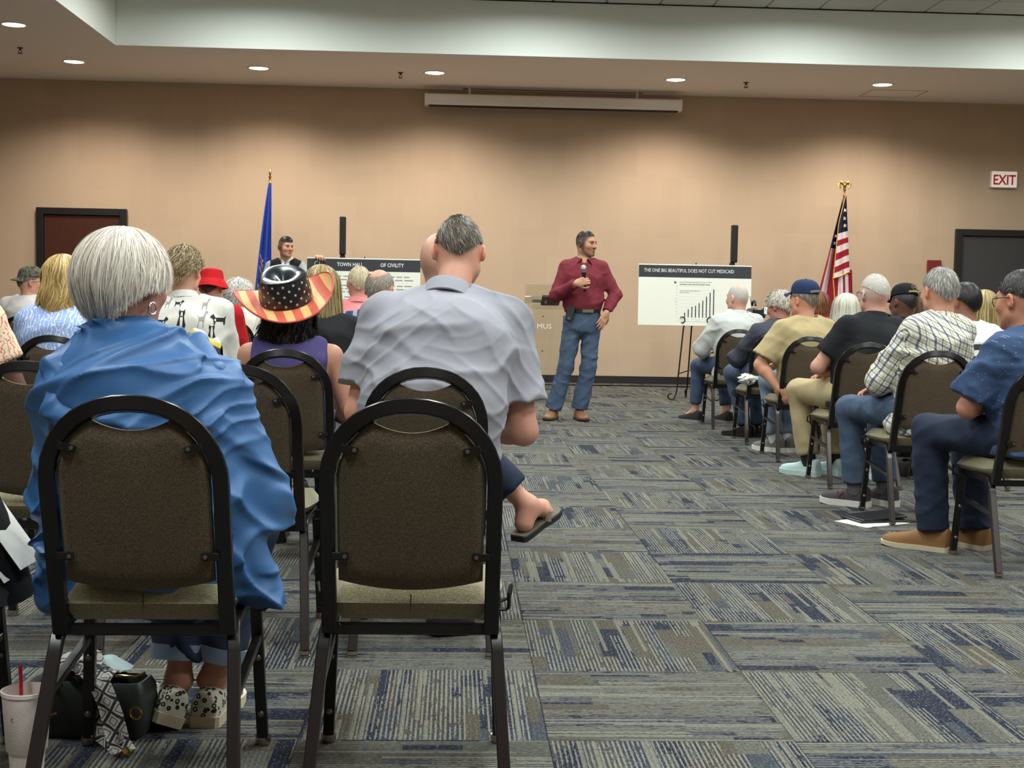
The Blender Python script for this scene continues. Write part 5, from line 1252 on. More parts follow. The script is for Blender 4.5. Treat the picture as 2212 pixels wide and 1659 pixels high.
# microphone held in the hand
wd = rotz(R(180)); mp = A(1.165, 12.0, 0)+wd@A(.004, .205, 1.275)
mx = empty('microphone', tuple(mp+A(0, 0, -.09)), 0, 'silver-headed black hand microphone held by the man in the maroon shirt', 'microphone')
mx.rotation_euler = (R(14), R(-6), 0)
MB().lathe([(.012, -.012), (.0135, 0), (.015, .06), (.018, .135), (.021, .165), (.021, .17)], n=20).build('handle', plain('black_satin', (28, 28, 30), .4), mx)
MB().lathe([(.021, .17), (.0255, .182), (.0265, .196), (.0265, .201), (.025, .214), (.018, .228), (.008, .234), (.001, .235)], n=24).build('grille', plain('silver_mesh', (190, 188, 184), .35, .9, bump=.5, bs=900), mx)
MB().lathe([(.0272, .194), (.0272, .201)], n=24, cap=False).build('grille_band', plain('silver', (210, 208, 205), .2, 1), mx)
aide = person('man with swept dark hair in a black vest and tie holding the left poster', -1.98, 15.35, 180, (-1.968, 15.31, 1.668), -140, 2, stand=True, skin=(204, 152, 126), h=.0055, sw=.178, b=.96, stubble=.3, stubc=(130, 100, 84), buzz=((66, 56, 48), .9),
    hipz=.94, neck=(-.012, -.03, 1.505), slump=0., arms={-1: ((-.33, .24, 1.24), (-.415, .455, 1.528), ((-.35, .75, .1), (0, -.3, -1), .75)), 1: ((.25, .06, 1.2), (.17, .26, 1.06))},
    legs={1: ((.12, .03, .5), (.14, .0, .095)), -1: ((-.12, .03, .5), (-.14, 0, .095))},
    top=dict(m=cloth('grey_sleeve_cotton', (150, 156, 158)), ease=.008, fold=.005, hem=.98, h=.009, cm=cloth('white_collar', (236, 234, 228)), collar=dict(r=.064, hgt=.046, fall=.06, open_=.7)), bottom=dict(m=M_DARK, cut=.98),
    hair=dict(r=(.080, .106, .109), edge=.04, pb=76, ps=64, pf=64, col=(34, 28, 26), alt=(54, 46, 42), n=1500, len=.5, seg=6, rad=.0014, lift=.006, mess=.003, base=1., swirl=.35, c=(-.004, .0, .003)))
eyes(aide.root, aide); brows(aide.root, aide, plain('dark_brow', (48, 36, 30), .8))
vt = dict(m=cloth('black_vest_wool', (24, 24, 27), .8), sleeve='none', ease=.020, fold=.003, hem=.95, nostrap=-.004, neckcut=-.1, vneck=.27, h=.008)
later('vest', top_job(aide, dict(seed=2.), vt, .008), vt['m'], aide.root)
sf = MB(); nn = aide.N
sf.rings([[nn+A(x, y, z) for x, y, z in r] for r in ([(-.045, .052, .03), (.045, .052, .03), (.045, .04, .03), (-.045, .04, .03)], [(-.05, .10, -.06), (.05, .10, -.06), (.05, .08, -.06), (-.05, .08, -.06)], [(-.02, .128, -.2), (.02, .128, -.2), (.02, .1, -.2), (-.02, .1, -.2)])])
sf.build('shirt_front', cloth('white_shirt_front', (232, 230, 224)), aide.root)
def tie_mat():
    g = G('grey_striped_tie'); X, Y, Z = g.xyz(g.obj()); f = g.stripe(g.math('ADD', g.math('ADD', X, Z), 4.), .022, 0, .5); g.base(g.mix(f, lin((150, 152, 152)), lin((40, 42, 46)))); g.p(.5); return g.m
ti = MB(); ti.rings([[nn+A(x, y, z) for x, y, z in r] for r in ([(-.016, .070, .012), (.016, .070, .012), (.012, .06, .012), (-.012, .06, .012)], [(-.02, .088, -.005), (.02, .088, -.005), (.014, .07, -.005), (-.014, .07, -.005)], [(-.010, .096, -.03), (.010, .096, -.03), (.01, .085, -.03), (-.01, .085, -.03)], [(-.03, .140, -.22), (.03, .140, -.22), (.02, .125, -.22), (-.02, .125, -.22)])])
ti.build('tie', tie_mat(), aide.root)

# ------------------------------------------------------------------ posters on wrought-iron easels
M_BOARD = plain('white_foam_board', (238, 236, 222), .7, grain=.01); M_BAND = plain('charcoal_print', (46, 47, 52), .6); M_INK = plain('dark_ink', (44, 46, 66), .6); M_GREYINK = plain('grey_ink', (150, 150, 150), .7); M_WINK = plain('white_ink', (238, 236, 230), .6); M_PALEINK = plain('pale_grey_ink', (206, 206, 200), .7)
M_IRON = plain('black_wrought_iron', (22, 21, 20), .45, .4)
def spiral(c, r0, r1, a0, a1, n=18): return [(c[0]+(r0+(r1-r0)*t)*math.cos(a0+(a1-a0)*t), c[1], c[2]+(r0+(r1-r0)*t)*math.sin(a0+(a1-a0)*t)) for t in np.linspace(0, 1, n)]
def easel(x, y, label):
    r = empty('easel', (x, y, 0), 0, label, 'easel')
    for s in (-1, 1):
        ft = [(s*.125, -.0, .86), (s*.135, -.005, .80), (s*.185, -.03, .25), (s*.192, -.035, .14), (s*.205, -.04, .075)]
        sp_ = spiral((s*.262, -.045, .052), .048, .022, -.5 if s < 0 else math.pi+.5, (-.5-4.6) if s < 0 else math.pi+.5+4.6)
        MB().tube(ft+sp_[1:], .0085, n=8, up=(0, 1, 0)).build('leg', M_IRON, r)
        hk = [(s*.125, -.0, .862), (s*.150, -.03, .875)]+[(s*.157+s*.032*-math.cos(a)*-1 if False else s*(.135-.030*math.cos(a)+.02), -.036, .905-.034*math.sin(a)*-1-.0) for a in np.linspace(-1.9, 2.6, 16)]
        MB().tube(hk, .006, n=8, up=(0, 1, 0), taper=[1]*10+list(np.linspace(1, .5, len(hk)-10))).build('hook', M_IRON, r)
    MB().tube([(-.128, 0, .845), (0, .01, .865), (.128, 0, .845)], .007, n=8).build('shelf_bar', M_IRON, r)
    MB().tube([(-.18, -.02, .30), (0, -.01, .36), (.18, -.02, .30)], .007, n=8).build('cross_bar', M_IRON, r)
    MB().tube([(-.128, 0, .85), (-.03, .05, 1.40), (0, .055, 1.50)], .007, n=8).build('upright', M_IRON, r); MB().tube([(.128, 0, .85), (.03, .05, 1.40), (0, .055, 1.50), (0, .055, 1.545)], .007, n=8).build('upright', M_IRON, r)
    rl = [(0, .06, 1.46), (0, .25, .75), (0, .42, .12), (0, .45, .06)]
    MB().tube(rl+[(0, .49+.04*-math.cos(a), .05+.042*math.sin(a)*-1+.0) for a in np.linspace(0.2, 4.2, 14)], .0085, n=8).build('leg', M_IRON, r)
    return r
easel(2.69, 14.62, 'black wrought-iron easel with scroll feet under the chart poster'); 
easel(-1.03, 14.86, 'black wrought-iron easel holding up the left poster')
PW, PH = 1.27, .683
def poster(x, y, z, label, tilt=3):
    r = empty('poster', (x, y, z), 0, label, 'poster'); r.rotation_euler = (R(-tilt), 0, 0)
    MB().box((0, .006, PH/2), (PW, .012, PH)).build('board', M_BOARD, r)
    MB().box((0, -.0006, PH*.883), (PW*.998, .0012, PH*.196)).build('title_band', M_BAND, r)
    return r
p = poster(2.672, 14.585, .842, 'white chart poster titled about Medicaid on an easel right of the speaker')
text('lettering', 'THE ONE BIG BEAUTIFUL DOES NOT CUT MEDICAID', .056, M_WINK, p, (-.575, -.0016, PH*.868), sx=.76, bold=.0)
text('lettering', 'Annual Medicaid Spending Growth by 2034', .024, M_GREYINK, p, (-.175, -.0006, PH*.70), sx=.86)
nl = MB()
for yy, ws_, hh_ in ((.672, (.02, .075, .05, .035, .04, .07, .055), .012), (.567, (.03, .02, .06, .045, .05, .03), .006), (.540, (.05, .02, .04), .006)):
    x0 = -.172
    for w_ in ws_: nl.box((x0+w_*.45, -.0004, PH*yy), (w_*.9, .0008, hh_)); x0 += w_
nl.build('text_lines', M_GREYINK, p)['kind'] = 'stuff'
MB().lathe([(.014, 0), (.014, .001)], (-.222, -.0002, PH*.705), 16, [[1, 0, 0], [0, 0, 1], [0, -1, 0]]).build('logo', M_INK, p)
MB().lathe([(.006, 0), (.006, .0016)], (-.219, -.0002, PH*.712), 12, [[1, 0, 0], [0, 0, 1], [0, -1, 0]]).build('logo_mark', M_WINK, p)
hts = [.012, .072, .122, .165, .182, .222, .262, .325, .386, .440]
for i, hgt in enumerate(hts):
    bx = -.152+i*.0405
    MB().box((bx, -.0006, PH*.135+hgt*.72/2*1.0), (.011 if i else .006, .0012, hgt*.72)).build('chart_bar', M_INK, p)
ax_ = MB(); 
for k in range(11): ax_.box((-.203, -.0004, PH*.135+k*.0345), (.022, .0008, .006))
for i in range(10): ax_.box((-.152+i*.0405, -.0004, PH*.105), (.018, .0008, .006)); ax_.box((-.152+i*.0405, -.0004, PH*.135+hts[i]*.72+.014), (.014, .0008, .004))
ax_.box((0.02, -.0004, PH*.067), (.46, .0008, .004)); ax_.box((-.219, -.0004, PH*.135+.175), (.003, .0008, .075)); ax_.box((.04, -.0004, PH*.085), (.05, .0008, .005))
ax_.build('axis_marks', M_PALEINK, p)['kind'] = 'stuff'
gl = MB()
for k in range(10): gl.box((.03, -.0003, PH*.135+k*.0383), (.41, .0006, .0012))
gl.build('grid_lines', M_PALEINK, p)
p = poster(-1.034, 14.80, .845, 'white poster about town hall civility held up behind the seated crowd', 3)
text('lettering', 'TOWN HALL', .06, M_WINK, p, (-.30, -.0016, PH*.862), sx=.82, bold=.0006); text('lettering', 'OF CIVILITY', .06, M_WINK, p, (.185, -.0016, PH*.862), sx=.82, bold=.0006)
MB().tube([(-.52+.03*math.cos(a), -.001, PH*.885+.035*math.sin(a)) for a in np.linspace(0, 2*math.pi, 20, endpoint=False)], .003, n=5, close=True).build('emblem', M_WINK, p)
rb = np.random.default_rng(9); tl = MB()
for k, yy in enumerate((.70, .645, .55, .495, .445, .36, .31, .26)):
    x0 = -.5
    while x0 < .5:
        L_ = .03+.07*rb.random(); tl.box((x0+L_/2, -.0004, PH*yy), (L_, .0008, .012)); x0 += L_+.02
tl.build('text_lines', M_GREYINK, p)['kind'] = 'stuff'

# ------------------------------------------------------------------ clear acrylic lectern
def acrylic():
    g = G('clear_acrylic'); t = g.n('BsdfTransparent', {0: (.93, .95, .93)}); gl = g.n('BsdfGlossy', {'Roughness': .05}); fr = None
    mx_ = g.n('MixShader', {0: .055}); g.t.links.new(t.outputs[0], mx_.inputs[1]); g.t.links.new(gl.outputs[0], mx_.inputs[2])
    g.t.links.new(mx_.outputs[0], g.t.nodes['Material Output'].inputs['Surface']); return g.m
M_ACR = acrylic()
lc = empty('lectern', (1.05, 14.2, 0), 0, 'clear acrylic lectern standing behind the man in the maroon shirt', 'lectern')
MB().box((0, 0, .01), (.56, .42, .02), bev=.004).build('base', M_ACR, lc)
MB().box((0, -.13, .535), (.40, .01, 1.03)).build('front_panel', M_ACR, lc)
for s in (-1, 1): MB().box((s*.205, .0, .535), (.01, .26, 1.03)).build('side_panel', M_ACR, lc)
MB().box((0, .02, 1.065), (.62, .40, .012), ax=[[1, 0, 0], [0, .94, -.34], [0, .34, .94]], bev=.002).build('reading_top', M_ACR, lc)
MB().box((0, -.175, 1.16), (.62, .01, .20), bev=.002).build('top_panel', M_ACR, lc)
text('lettering', 'MUS', .075, plain('frosted_white', (236, 232, 222), .8), lc, (-.175, -.1365, .79), sx=1.1)
for s in (-1, 1):
    for z in (.92, .55): MB().lathe([(.008, 0), (.008, .006)], (s*.11, -.135, z), 10, [[1, 0, 0], [0, 0, 1], [0, -1, 0]]).build('standoff', M_BLACK, lc)
pa = MB(); pa.grid([[(-.22+.16*u, -.02+.1*v, .004+.012*math.sin(3*u+1)*math.sin(2*v+.5)) for v in np.linspace(0, 1, 5)] for u in np.linspace(0, 1, 8)])
o = pa.build('paper_sheet', plain('white_paper', (236, 234, 226), .8)); o.location = (1.05, 14.2, 1.085); o.rotation_euler = (R(-20), 0, 0); tag(o, 'curled white paper lying on the clear lectern', 'paper')
o = MB().box((0, 0, 0), (.2, .26, .03), bev=.006).build('folder', plain('dark_grey_folder', (52, 50, 54), .6)); o.location = (1.03, 14.22, 1.094); o.rotation_euler = (R(-20), 0, 0); tag(o, 'dark folder lying on the clear lectern beside the elbow', 'folder')

# ------------------------------------------------------------------ column loudspeakers
for x, lb, k in ((-1.441, 'slim black column loudspeaker behind the left poster', 0), (3.556, 'slim black column loudspeaker behind the chart poster', 1)):
    r = empty('column_loudspeaker', (x, 16.8, 0), 0, lb, 'loudspeaker')
    MB().box((0, 0, .29), (.34, .42, .58), bev=.015).build('subwoofer', plain('black_speaker_cabinet', (20, 20, 21), .55), r)
    MB().box((0, -.212, .29), (.29, .008, .5), bev=.003).build('grille', plain('black_grille', (14, 14, 15), .7, bump=.6, bs=700), r)
    MB().box((-.012*k, 0, 1.1), (.062, .07, 1.05), bev=.008).build('column_base', plain('black_speaker_cabinet', (20, 20, 21), .55), r)
    MB().box((.008*k, -.005, 1.865), (.076, .095, .48), bev=.008).build('column_head', plain('black_speaker_cabinet', (20, 20, 21), .55), r)
    MB().box((.008*k, -.054, 1.865), (.064, .006, .45), bev=.002).build('column_grille', plain('black_grille', (14, 14, 15), .7, bump=.6, bs=700), r)

# ------------------------------------------------------------------ flags on poles
M_GOLD = plain('polished_brass', (214, 176, 100), .22, 1); M_POLE = wood_mat('oak_pole', (92, 58, 34), (120, 78, 46)); M_FRINGE = plain('gold_fringe', (214, 158, 62), .7, bump=.6, bs=400)
M_NAVY = cloth('flag_navy', (28, 30, 52), .6); M_RED = cloth('flag_red', (158, 32, 48), .6); M_WHITE = cloth('flag_white', (232, 214, 214), .6); M_SKYF = cloth('flag_blue', (52, 76, 168), .45)
def pole(x, y, label, top):
    r = empty('flag', (x, y, 0), 0, label, 'flag')
    MB().lathe([(.17, 0), (.17, .012), (.13, .03), (.05, .05), (.022, .09), (.02, .16), (.001, .16)], n=28).build('stand', M_GOLD, r)
    MB().lathe([(.0135, .10), (.0135, top)], n=14).build('pole', M_POLE, r)
    return r
fl = pole(-2.348, 16.7, 'blue flag on a pole with a brass spear tip behind the vested man', 2.50)
MB().lathe([(.014, 2.49), (.02, 2.50), (.016, 2.52), (.012, 2.55), (.018, 2.575), (.018, 2.585), (.008, 2.59), (.016, 2.62), (.012, 2.65), (.001, 2.69)], n=14).build('spear_tip', M_GOLD, fl)
def drape(poly_fn, z0, z1, nz, nu): return [[poly_fn(u, z) for u in np.linspace(0, 1, nu)] for z in np.linspace(z0, z1, nz)]
def blue(u, z):
    t = (2.49-z)/1.35; wl = .012+.155*t**.85; wr = .022+.018*t
    x = -wl+(wl+wr)*u; dep = .010+.05*min(1, t*2)
    return (x, -.02-dep*(.5+.5*math.sin(u*13+t*1.2))-.02*math.sin(u*math.pi), z-.03*math.sin(u*7)*t)
c_ = MB().grid(drape(blue, 2.49, 1.1, 40, 50)); fb = c_.build('flag_cloth', M_SKYF, fl, angle=80)
MB().tube([blue(0, z) for z in np.linspace(2.49, 1.1, 24)], .004, n=6).build('hem', M_SKYF, fb)
em = MB()
for k, (u0, z0, ang) in enumerate(((.10, 1.62, .4), (.16, 1.54, .6), (.10, 1.48, .9), (.2, 1.44, 1.1), (.30, 1.56, 2.4), (.36, 1.50, 2.6))):
    pts = []
    for q_ in np.linspace(0, 1, 7): 
        b_ = blue(u0+.16*q_*(1 if ang < 2 else -.6), z0-.11*q_); pts.append((b_[0], b_[1]-.005, b_[2]))
    em.tube(pts, .011, .002, n=6, taper=[.3, .8, 1, 1, .8, .6, .2])
em.build('feather_emblem', plain('flag_tan_print', (206, 170, 150), .7), fb)
fl = pole(4.946, 16.7, 'American flag with gold fringe on a pole topped by a brass eagle', 2.50)
MB().lathe([(.014, 2.49), (.024, 2.50), (.012, 2.52), (.010, 2.56), (.022, 2.58), (.014, 2.60), (.001, 2.605)], n=14).build('ferrule', M_GOLD, fl)
eg = MB(); eg.lathe([(.001, -.04), (.018, -.03), (.024, 0), (.02, .03), (.012, .04), (.014, .052), (.008, .066), (.001, .068)], (0, 0, 2.635), 12)
eg.tube([(0, -.008, 2.69), (0, -.028, 2.684)], .005, n=6, taper=[1, .2])
for s in (-1, 1):
    for k in range(5): eg.tube([(s*.012, .004*k, 2.652), (s*(.045+.004*k), .003*k, 2.678-.006*k), (s*(.078-.006*k), .0, 2.655-.014*k), (s*(.084-.010*k), -.004, 2.615-.006*k)], .010, .004, n=6, up=(0, 1, 0), taper=[1, 1.1, 1, .3])
eg.build('eagle', M_GOLD, fl, angle=70)
def us_back(u, z):
    t = (2.48-z)/1.6; x = -.015-.36*t*(1-u)-.02*t+.06*u*t; return (x-.0, .012-.045*math.sin(u*8+1)*min(1, t*2), z)
def us_front(u, z):
    t = (2.50-z)/1.0; wl = .055*min(1, t*3)+.075*t; wr = .012+.082*t
    return (-wl+(wl+wr)*u, -.05-.035*math.sin(u*5.5+.4)*min(1, t*2.5), z-.085*(1-u)*min(1, t*1.3)**1.5)
def panels(fn, z0, z1, nz, nu, slot):
    m = MB(); G_ = drape(fn, z0, z1, nz, nu)
    for i in range(nz-1):
        for j in range(nu-1):
            m.mi = slot(z0+(z1-z0)*(i+.5)/(nz-1), (j+.5)/(nu-1)); m.add([G_[i][j], G_[i][j+1], G_[i+1][j+1], G_[i+1][j]], [(0, 1, 2, 3)])
    return m
def weld(o):
    import bmesh
    b = bmesh.new(); b.from_mesh(o.data); bmesh.ops.remove_doubles(b, verts=b.verts, dist=1e-5); b.to_mesh(o.data); b.free(); o.data.polygons.foreach_set('use_smooth', [True]*len(o.data.polygons)); return o
sb = lambda z, u: 2 if z > 1.83 else (1 if u < .10 or .42 < u < .8 else 0)
fb = weld(panels(us_back, 2.48, .95, 60, 40, sb).build('flag_cloth', [M_WHITE, M_RED, M_NAVY], fl, angle=80))
sf_ = lambda z, u: 2 if z > 2.06 else (0 if int((2.06-z)/.078) % 2 == 0 else 1)
ff_ = weld(panels(us_front, 2.50, 1.53, 75, 30, sf_).build('flag_cloth', [M_WHITE, M_RED, M_NAVY], fl, angle=80))
MB().tube([us_front(0, z) for z in np.linspace(2.50, 1.53, 40)], .007, n=6).build('fringe', M_FRINGE, ff_)
MB().tube([us_front(u, 1.53) for u in np.linspace(0, 1, 24)], .02, .008, n=6).build('fringe', M_FRINGE, ff_)
MB().tube([A(*us_front(0, 1.53)), A(*us_front(0, 1.53))+A(.02, .01, -.14), A(*us_front(0, 1.53))+A(.03, .0, -.30)], .009, n=6).build('fringe', M_FRINGE, ff_)
sb2 = lambda z, u: 0 if int(u*4.) % 2 == 0 else 1
def us_low(u, z): t = (1.56-z)/.5; return (-.04+.16*u+.03*t, -.02-.03*math.sin(u*6+1), z)
weld(panels(us_low, 1.56, 1.0, 30, 30, sb2).build('flag_cloth', [M_WHITE, M_RED, M_NAVY], fl, angle=80))
sm = MB()
for fn, u, z in ((us_front, .62, 2.22), (us_front, .74, 2.13), (us_back, .25, 1.99), (us_back, .3, 1.90), (us_front, .55, 2.32)):
    p0 = A(*fn(u, z))+A(0, -.010, 0); P = [p0+A(math.cos(b), 0, math.sin(b))*(.03 if i % 2 == 0 else .012) for i, b in enumerate(np.linspace(math.pi/2+.2, math.pi*2.5+.2, 11)[:-1])]
    sm.add([p0]+P, [(0, (i+1) % 10+1, i+1) for i in range(10)])
sm.build('star_print', M_WHITE, ff_, smooth=False)
# ------------------------------------------------------------------ things on the floor and on the chairs
def part(name, mb, m, parent, **k): return mb.build(name, m, parent, **k)
# foam cup with a red straw
cu = empty('foam_cup', (-.922, 2.86, 0), 0, 'large white foam drinking cup with a red straw on the carpet at left', 'cup')
MB().lathe([(.001, .002), (.033, .0), (.038, .065), (.0385, .068), (.0435, .075), (.0515, .196), (.054, .198), (.054, .206), (.051, .207), (.049, .195), (.0475, .17), (.001, .168)], n=40).build('cup', plain('white_styrofoam', (236, 222, 216), .75, bump=.25, bs=500), cu)
MB().tube([(-.012, .012, .03), (-.02, .022, .236), (-.022, .024, .25)], .0042, n=10).build('straw', plain('red_plastic', (186, 26, 34), .35), cu)
for z_, s_, a0 in ((.148, 'best one', -.55), (.148, 'C', -2.0), (.098, 'Red', -.95)):
    rr = .0435+(z_-.075)*.066+.0008; t_ = text('lettering', s_, .011, plain('red_print', (196, 60, 66), .6), cu, (rr*math.cos(a0), rr*math.sin(a0), z_)); t_.rotation_euler = (R(90), 0, a0+math.pi/2)
# tote bag with a patterned strap and scarf
bg = empty('handbag', (-.855, 3.20, 0), R(-6), 'dark green handbag with a grey diamond-patterned strap under the blue jacket chair', 'handbag')
M_BAG = plain('dark_green_leather', (44, 52, 50), .45, bump=.15, bs=300)
w0 = [(-.13, -.06), (.13, -.06), (.13, .07), (-.13, .07)]
def rr_(hx, hy, z, n=5, r=.025): return [(sx*(hx-r)+r*math.cos(a), sy*(hy-r)+r*math.sin(a), z) for (sx, sy, a0) in ((1, 1, 0), (-1, 1, math.pi/2), (-1, -1, math.pi), (1, -1, math.pi*1.5)) for a in np.linspace(a0, a0+math.pi/2, n)]
MB().rings([rr_(.118, .062, .0), rr_(.126, .068, .012), rr_(.130, .070, .06), rr_(.126, .064, .115), rr_(.118, .050, .135), rr_(.112, .045, .134), rr_(.108, .04, .10)]).build('body', M_BAG, bg)
def diamond():
    g = G('grey_diamond_weave'); X, Y = g.xyz(g.uv())[:2]; a = g.math('FRACT', g.math('ADD', X, Y)); b = g.math('FRACT', g.math('SUBTRACT', X, Y))
    e = g.math('MAXIMUM', g.math('ABSOLUTE', g.math('SUBTRACT', a, .5)), g.math('ABSOLUTE', g.math('SUBTRACT', b, .5)))
    c = g.mix(g.math('GREATER_THAN', e, .40), lin((196, 190, 184)), lin((44, 42, 44))); c = g.mix(g.math('MULTIPLY', g.math('GREATER_THAN', e, .2), g.math('LESS_THAN', e, .27)), c, lin((90, 86, 84)))
    g.base(c); g.p(.85); return g.m
M_DIA = diamond()
def ribbon(name, path, wdt, m, parent, up=(0, 0, 1), rep=22., roll=None):
    P = [A(*p) for p in path]; u = np.linspace(0, 1, len(P)); uu = np.linspace(0, 1, 40); C = np.stack([np.interp(uu, u, [p[i] for p in P]) for i in range(3)], 1)
    for _ in range(6): C[1:-1] = (C[:-2]+2*C[1:-1]+C[2:])/4
    V, F, UV = [], [], []; s = 0; n = 5
    for i in range(len(C)):
        d = unit(C[min(i+1, 39)]-C[max(i-1, 0)]); a_ = (roll or 0)*i/39; x, y, _ = rot_to(d, up); xr = x*math.cos(a_)+y*math.sin(a_)
        s += np.linalg.norm(C[i]-C[i-1]) if i else 0
        for j in range(n): q_ = j/(n-1)-.5; V.append(C[i]+xr*wdt*q_+y*.004*math.sin(j*1.7)); UV.append((q_*wdt*rep, s*rep))
    for i in range(39):
        for j in range(n-1): F.append((i*n+j, i*n+j+1, (i+1)*n+j+1, (i+1)*n+j))
    F = np.array(F); return obj_from(name, V, F, m, parent, uv=np.array(UV)[F].reshape(-1, 2))
ribbon('strap', [(-.05, -.02, .125), (-.01, -.05, .165), (.035, -.095, .150), (.075, -.125, .09), (.10, -.150, .03), (.125, -.17, .012)], .055, M_DIA, bg, rep=20)
ribbon('strap', [(-.0, .03, .13), (.03, -.0, .16), (.02, -.075, .12), (.015, -.09, .06), (.04, -.10, .035), (.08, -.135, .03), (.11, -.165, .015)], .05, M_DIA, bg, rep=20, roll=1.2)
ribbon('scarf', [(-.125, -.0, .12), (-.10, .02, .165), (-.05, .03, .175), (-.02, .0, .15), (-.03, -.06, .12)], .075, M_DIA, bg, rep=16, roll=.8)
ribbon('scarf', [(-.13, .02, .11), (-.14, -.02, .145), (-.11, -.06, .15), (-.07, -.07, .115)], .06, plain('black_grey_knit', (70, 68, 70), .9), bg, roll=2.)
ribbon('lining', [(-.06, .05, .13), (-.01, .065, .165), (.05, .05, .14)], .06, plain('pale_aqua_cloth', (176, 196, 196), .8), bg)
MB().tube([(.03, -.03, .138), (.06, -.035, .150), (.10, -.03, .146), (.105, .02, .143)], .0035, n=8).build('zip', M_GOLD, bg)
MB().tube([(.12+.014*math.cos(a), -.085, .075+.014*math.sin(a)) for a in np.linspace(0, 2*math.pi, 16, endpoint=False)], .003, n=6, close=True).build('ring', M_GOLD, bg)
MB().tube([(.125, -.17, .016), (.135, -.178, .010)], .009, n=10).build('clasp', M_GOLD, bg)
# black bag with papers on the chair at the left edge
tb = empty('black_bag', (-1.15, 2.93, .455), 0, 'black cloth bag with white papers slumped on the chair at the left edge', 'bag')
g_ = []
for t in np.linspace(0, 1, 9):
    z = .20*(1-t)**1.0-.062*t**3+.004; hx = .10+.055*t; g_.append([(.012+.05*t+hx*math.copysign(abs(math.cos(a))**.6, math.cos(a)), .125*math.copysign(abs(math.sin(a))**.6, math.sin(a))*(.8+.2*t), max(z-.03*t*max(0, math.cos(a)), .012 if math.cos(a) < .55 else -.06)) for a in np.linspace(0, 2*math.pi, 28, endpoint=False)])
MB().rings(g_).build('body', cloth('black_canvas', (20, 20, 24)), tb)
for k, (dx, rz_) in enumerate(((.0, .0), (.022, .12), (-.02, -.1))):
    ax = [unit(A(.55, .1*k, -.85)), A(0, 1, 0), unit(A(.85, 0, .55))]
    MB().box((.13+dx, -.02+.03*k, .082+.02*k), (.22, .15, .0015), ax=ax).build('paper', plain('white_paper', (236, 234, 226), .8), tb)
# small black pouch under the next row
po = empty('pouch', (.0, 4.17, 0), .3, 'small black pouch with a blue strap on the carpet under the patterned-shirt chair', 'pouch')
MB().rings([rr_(.07, .04, .0, r=.03), rr_(.08, .05, .02, r=.03), rr_(.075, .045, .045, r=.03), rr_(.05, .03, .06, r=.02)]).build('body', cloth('black_nylon_pouch', (24, 24, 28)), po)
MB().tube([(-.03, -.02, .055), (.01, -.03, .075), (.05, -.02, .07), (.07, .0, .05)], .012, .004, n=8).build('strap', plain('bright_blue_web', (50, 130, 190), .6), po)
# water bottle held beside the cowboy hat
wb_ = empty('water_bottle', (-.475, 5.42, .545), 0, 'clear plastic water bottle with a white cap beside the purple top', 'bottle'); wb_.rotation_euler = (R(8), R(24), 0)
MB().lathe([(.001, -.10), (.03, -.10), (.032, -.09), (.030, -.06), (.032, -.03), (.030, 0), (.032, .03), (.028, .05), (.014, .075), (.0135, .085)], n=20, cap=False).build('bottle', M_ACR, wb_)
MB().lathe([(.016, .082), (.016, .10), (.001, .101)], n=20).build('cap', plain('white_cap', (232, 232, 230), .5), wb_); MB().lathe([(.0325, -.055), (.0325, .02)], n=20, cap=False).build('label_band', plain('pale_label', (200, 206, 210), .5), wb_)
# jacket hung over a chair back
def jmat():
    g = G('yellow_grey_windbreaker'); X, Y, Z = g.xyz(g.obj()); n = g.math('ADD', Z, g.math('MULTIPLY', X, .5))
    c = g.mix(g.math('GREATER_THAN', n, .045), lin((30, 30, 32)), lin((206, 176, 46))); c = g.mix(g.math('GREATER_THAN', n, .068), c, lin((196, 202, 212)))
    g.base(c); g.p(.55); return g.m
jk = MB(); rows = []
for u in np.linspace(-1, 1, 31):
    r_w = []
    for v in np.linspace(0, 1, 24):
        a = (v-.5)*math.pi; zz = .035*math.cos(a)+.012*math.sin(u*9)*math.cos(a)-.11*max(0, abs(v-.5)-.28)*4*abs(v-.5)
        r_w.append((u*.135, .055*math.sin(a)+.012*math.sin(u*7+v*5), zz+.03-.075*u*u+.006*math.sin(u*14+v*4)))
    rows.append(r_w)
jk.grid(rows); jk.grid([[(p[0], p[1], p[2]-.006) for p in r] for r in rows][::-1])
o = jk.build('windbreaker', jmat(), angle=80); o.location = (-1.245, 6.305, .845); tag(o, 'yellow, grey and black windbreaker hung over the chair of the dog-print shirt', 'jacket')
# folder over white sheets on the carpet
o = MB().box((0, 0, 0), (.30, .215, .002)).box((.02, .01, .0024), (.29, .21, .002), rz=.12).build('paper_stack', plain('white_paper', (236, 234, 226), .8)); o.location = (2.10, 6.43, .0022); o.rotation_euler = (0, 0, .5); tag(o, 'white sheets of paper on the carpet under a black folder', 'paper')
fo = empty('folder', (2.13, 6.49, .006), .25, 'black folder lying on white sheets by the charcoal sneaker', 'folder')
MB().box((0, 0, .006), (.27, .2, .010), bev=.003).build('cover', plain('black_vinyl', (28, 29, 31), .4), fo); MB().box((.01, .005, .018), (.25, .19, .012), ax=[[1, 0, .06], [0, 1, 0], [-.06, 0, 1]], bev=.003).build('cover', plain('black_vinyl', (28, 29, 31), .4), fo)
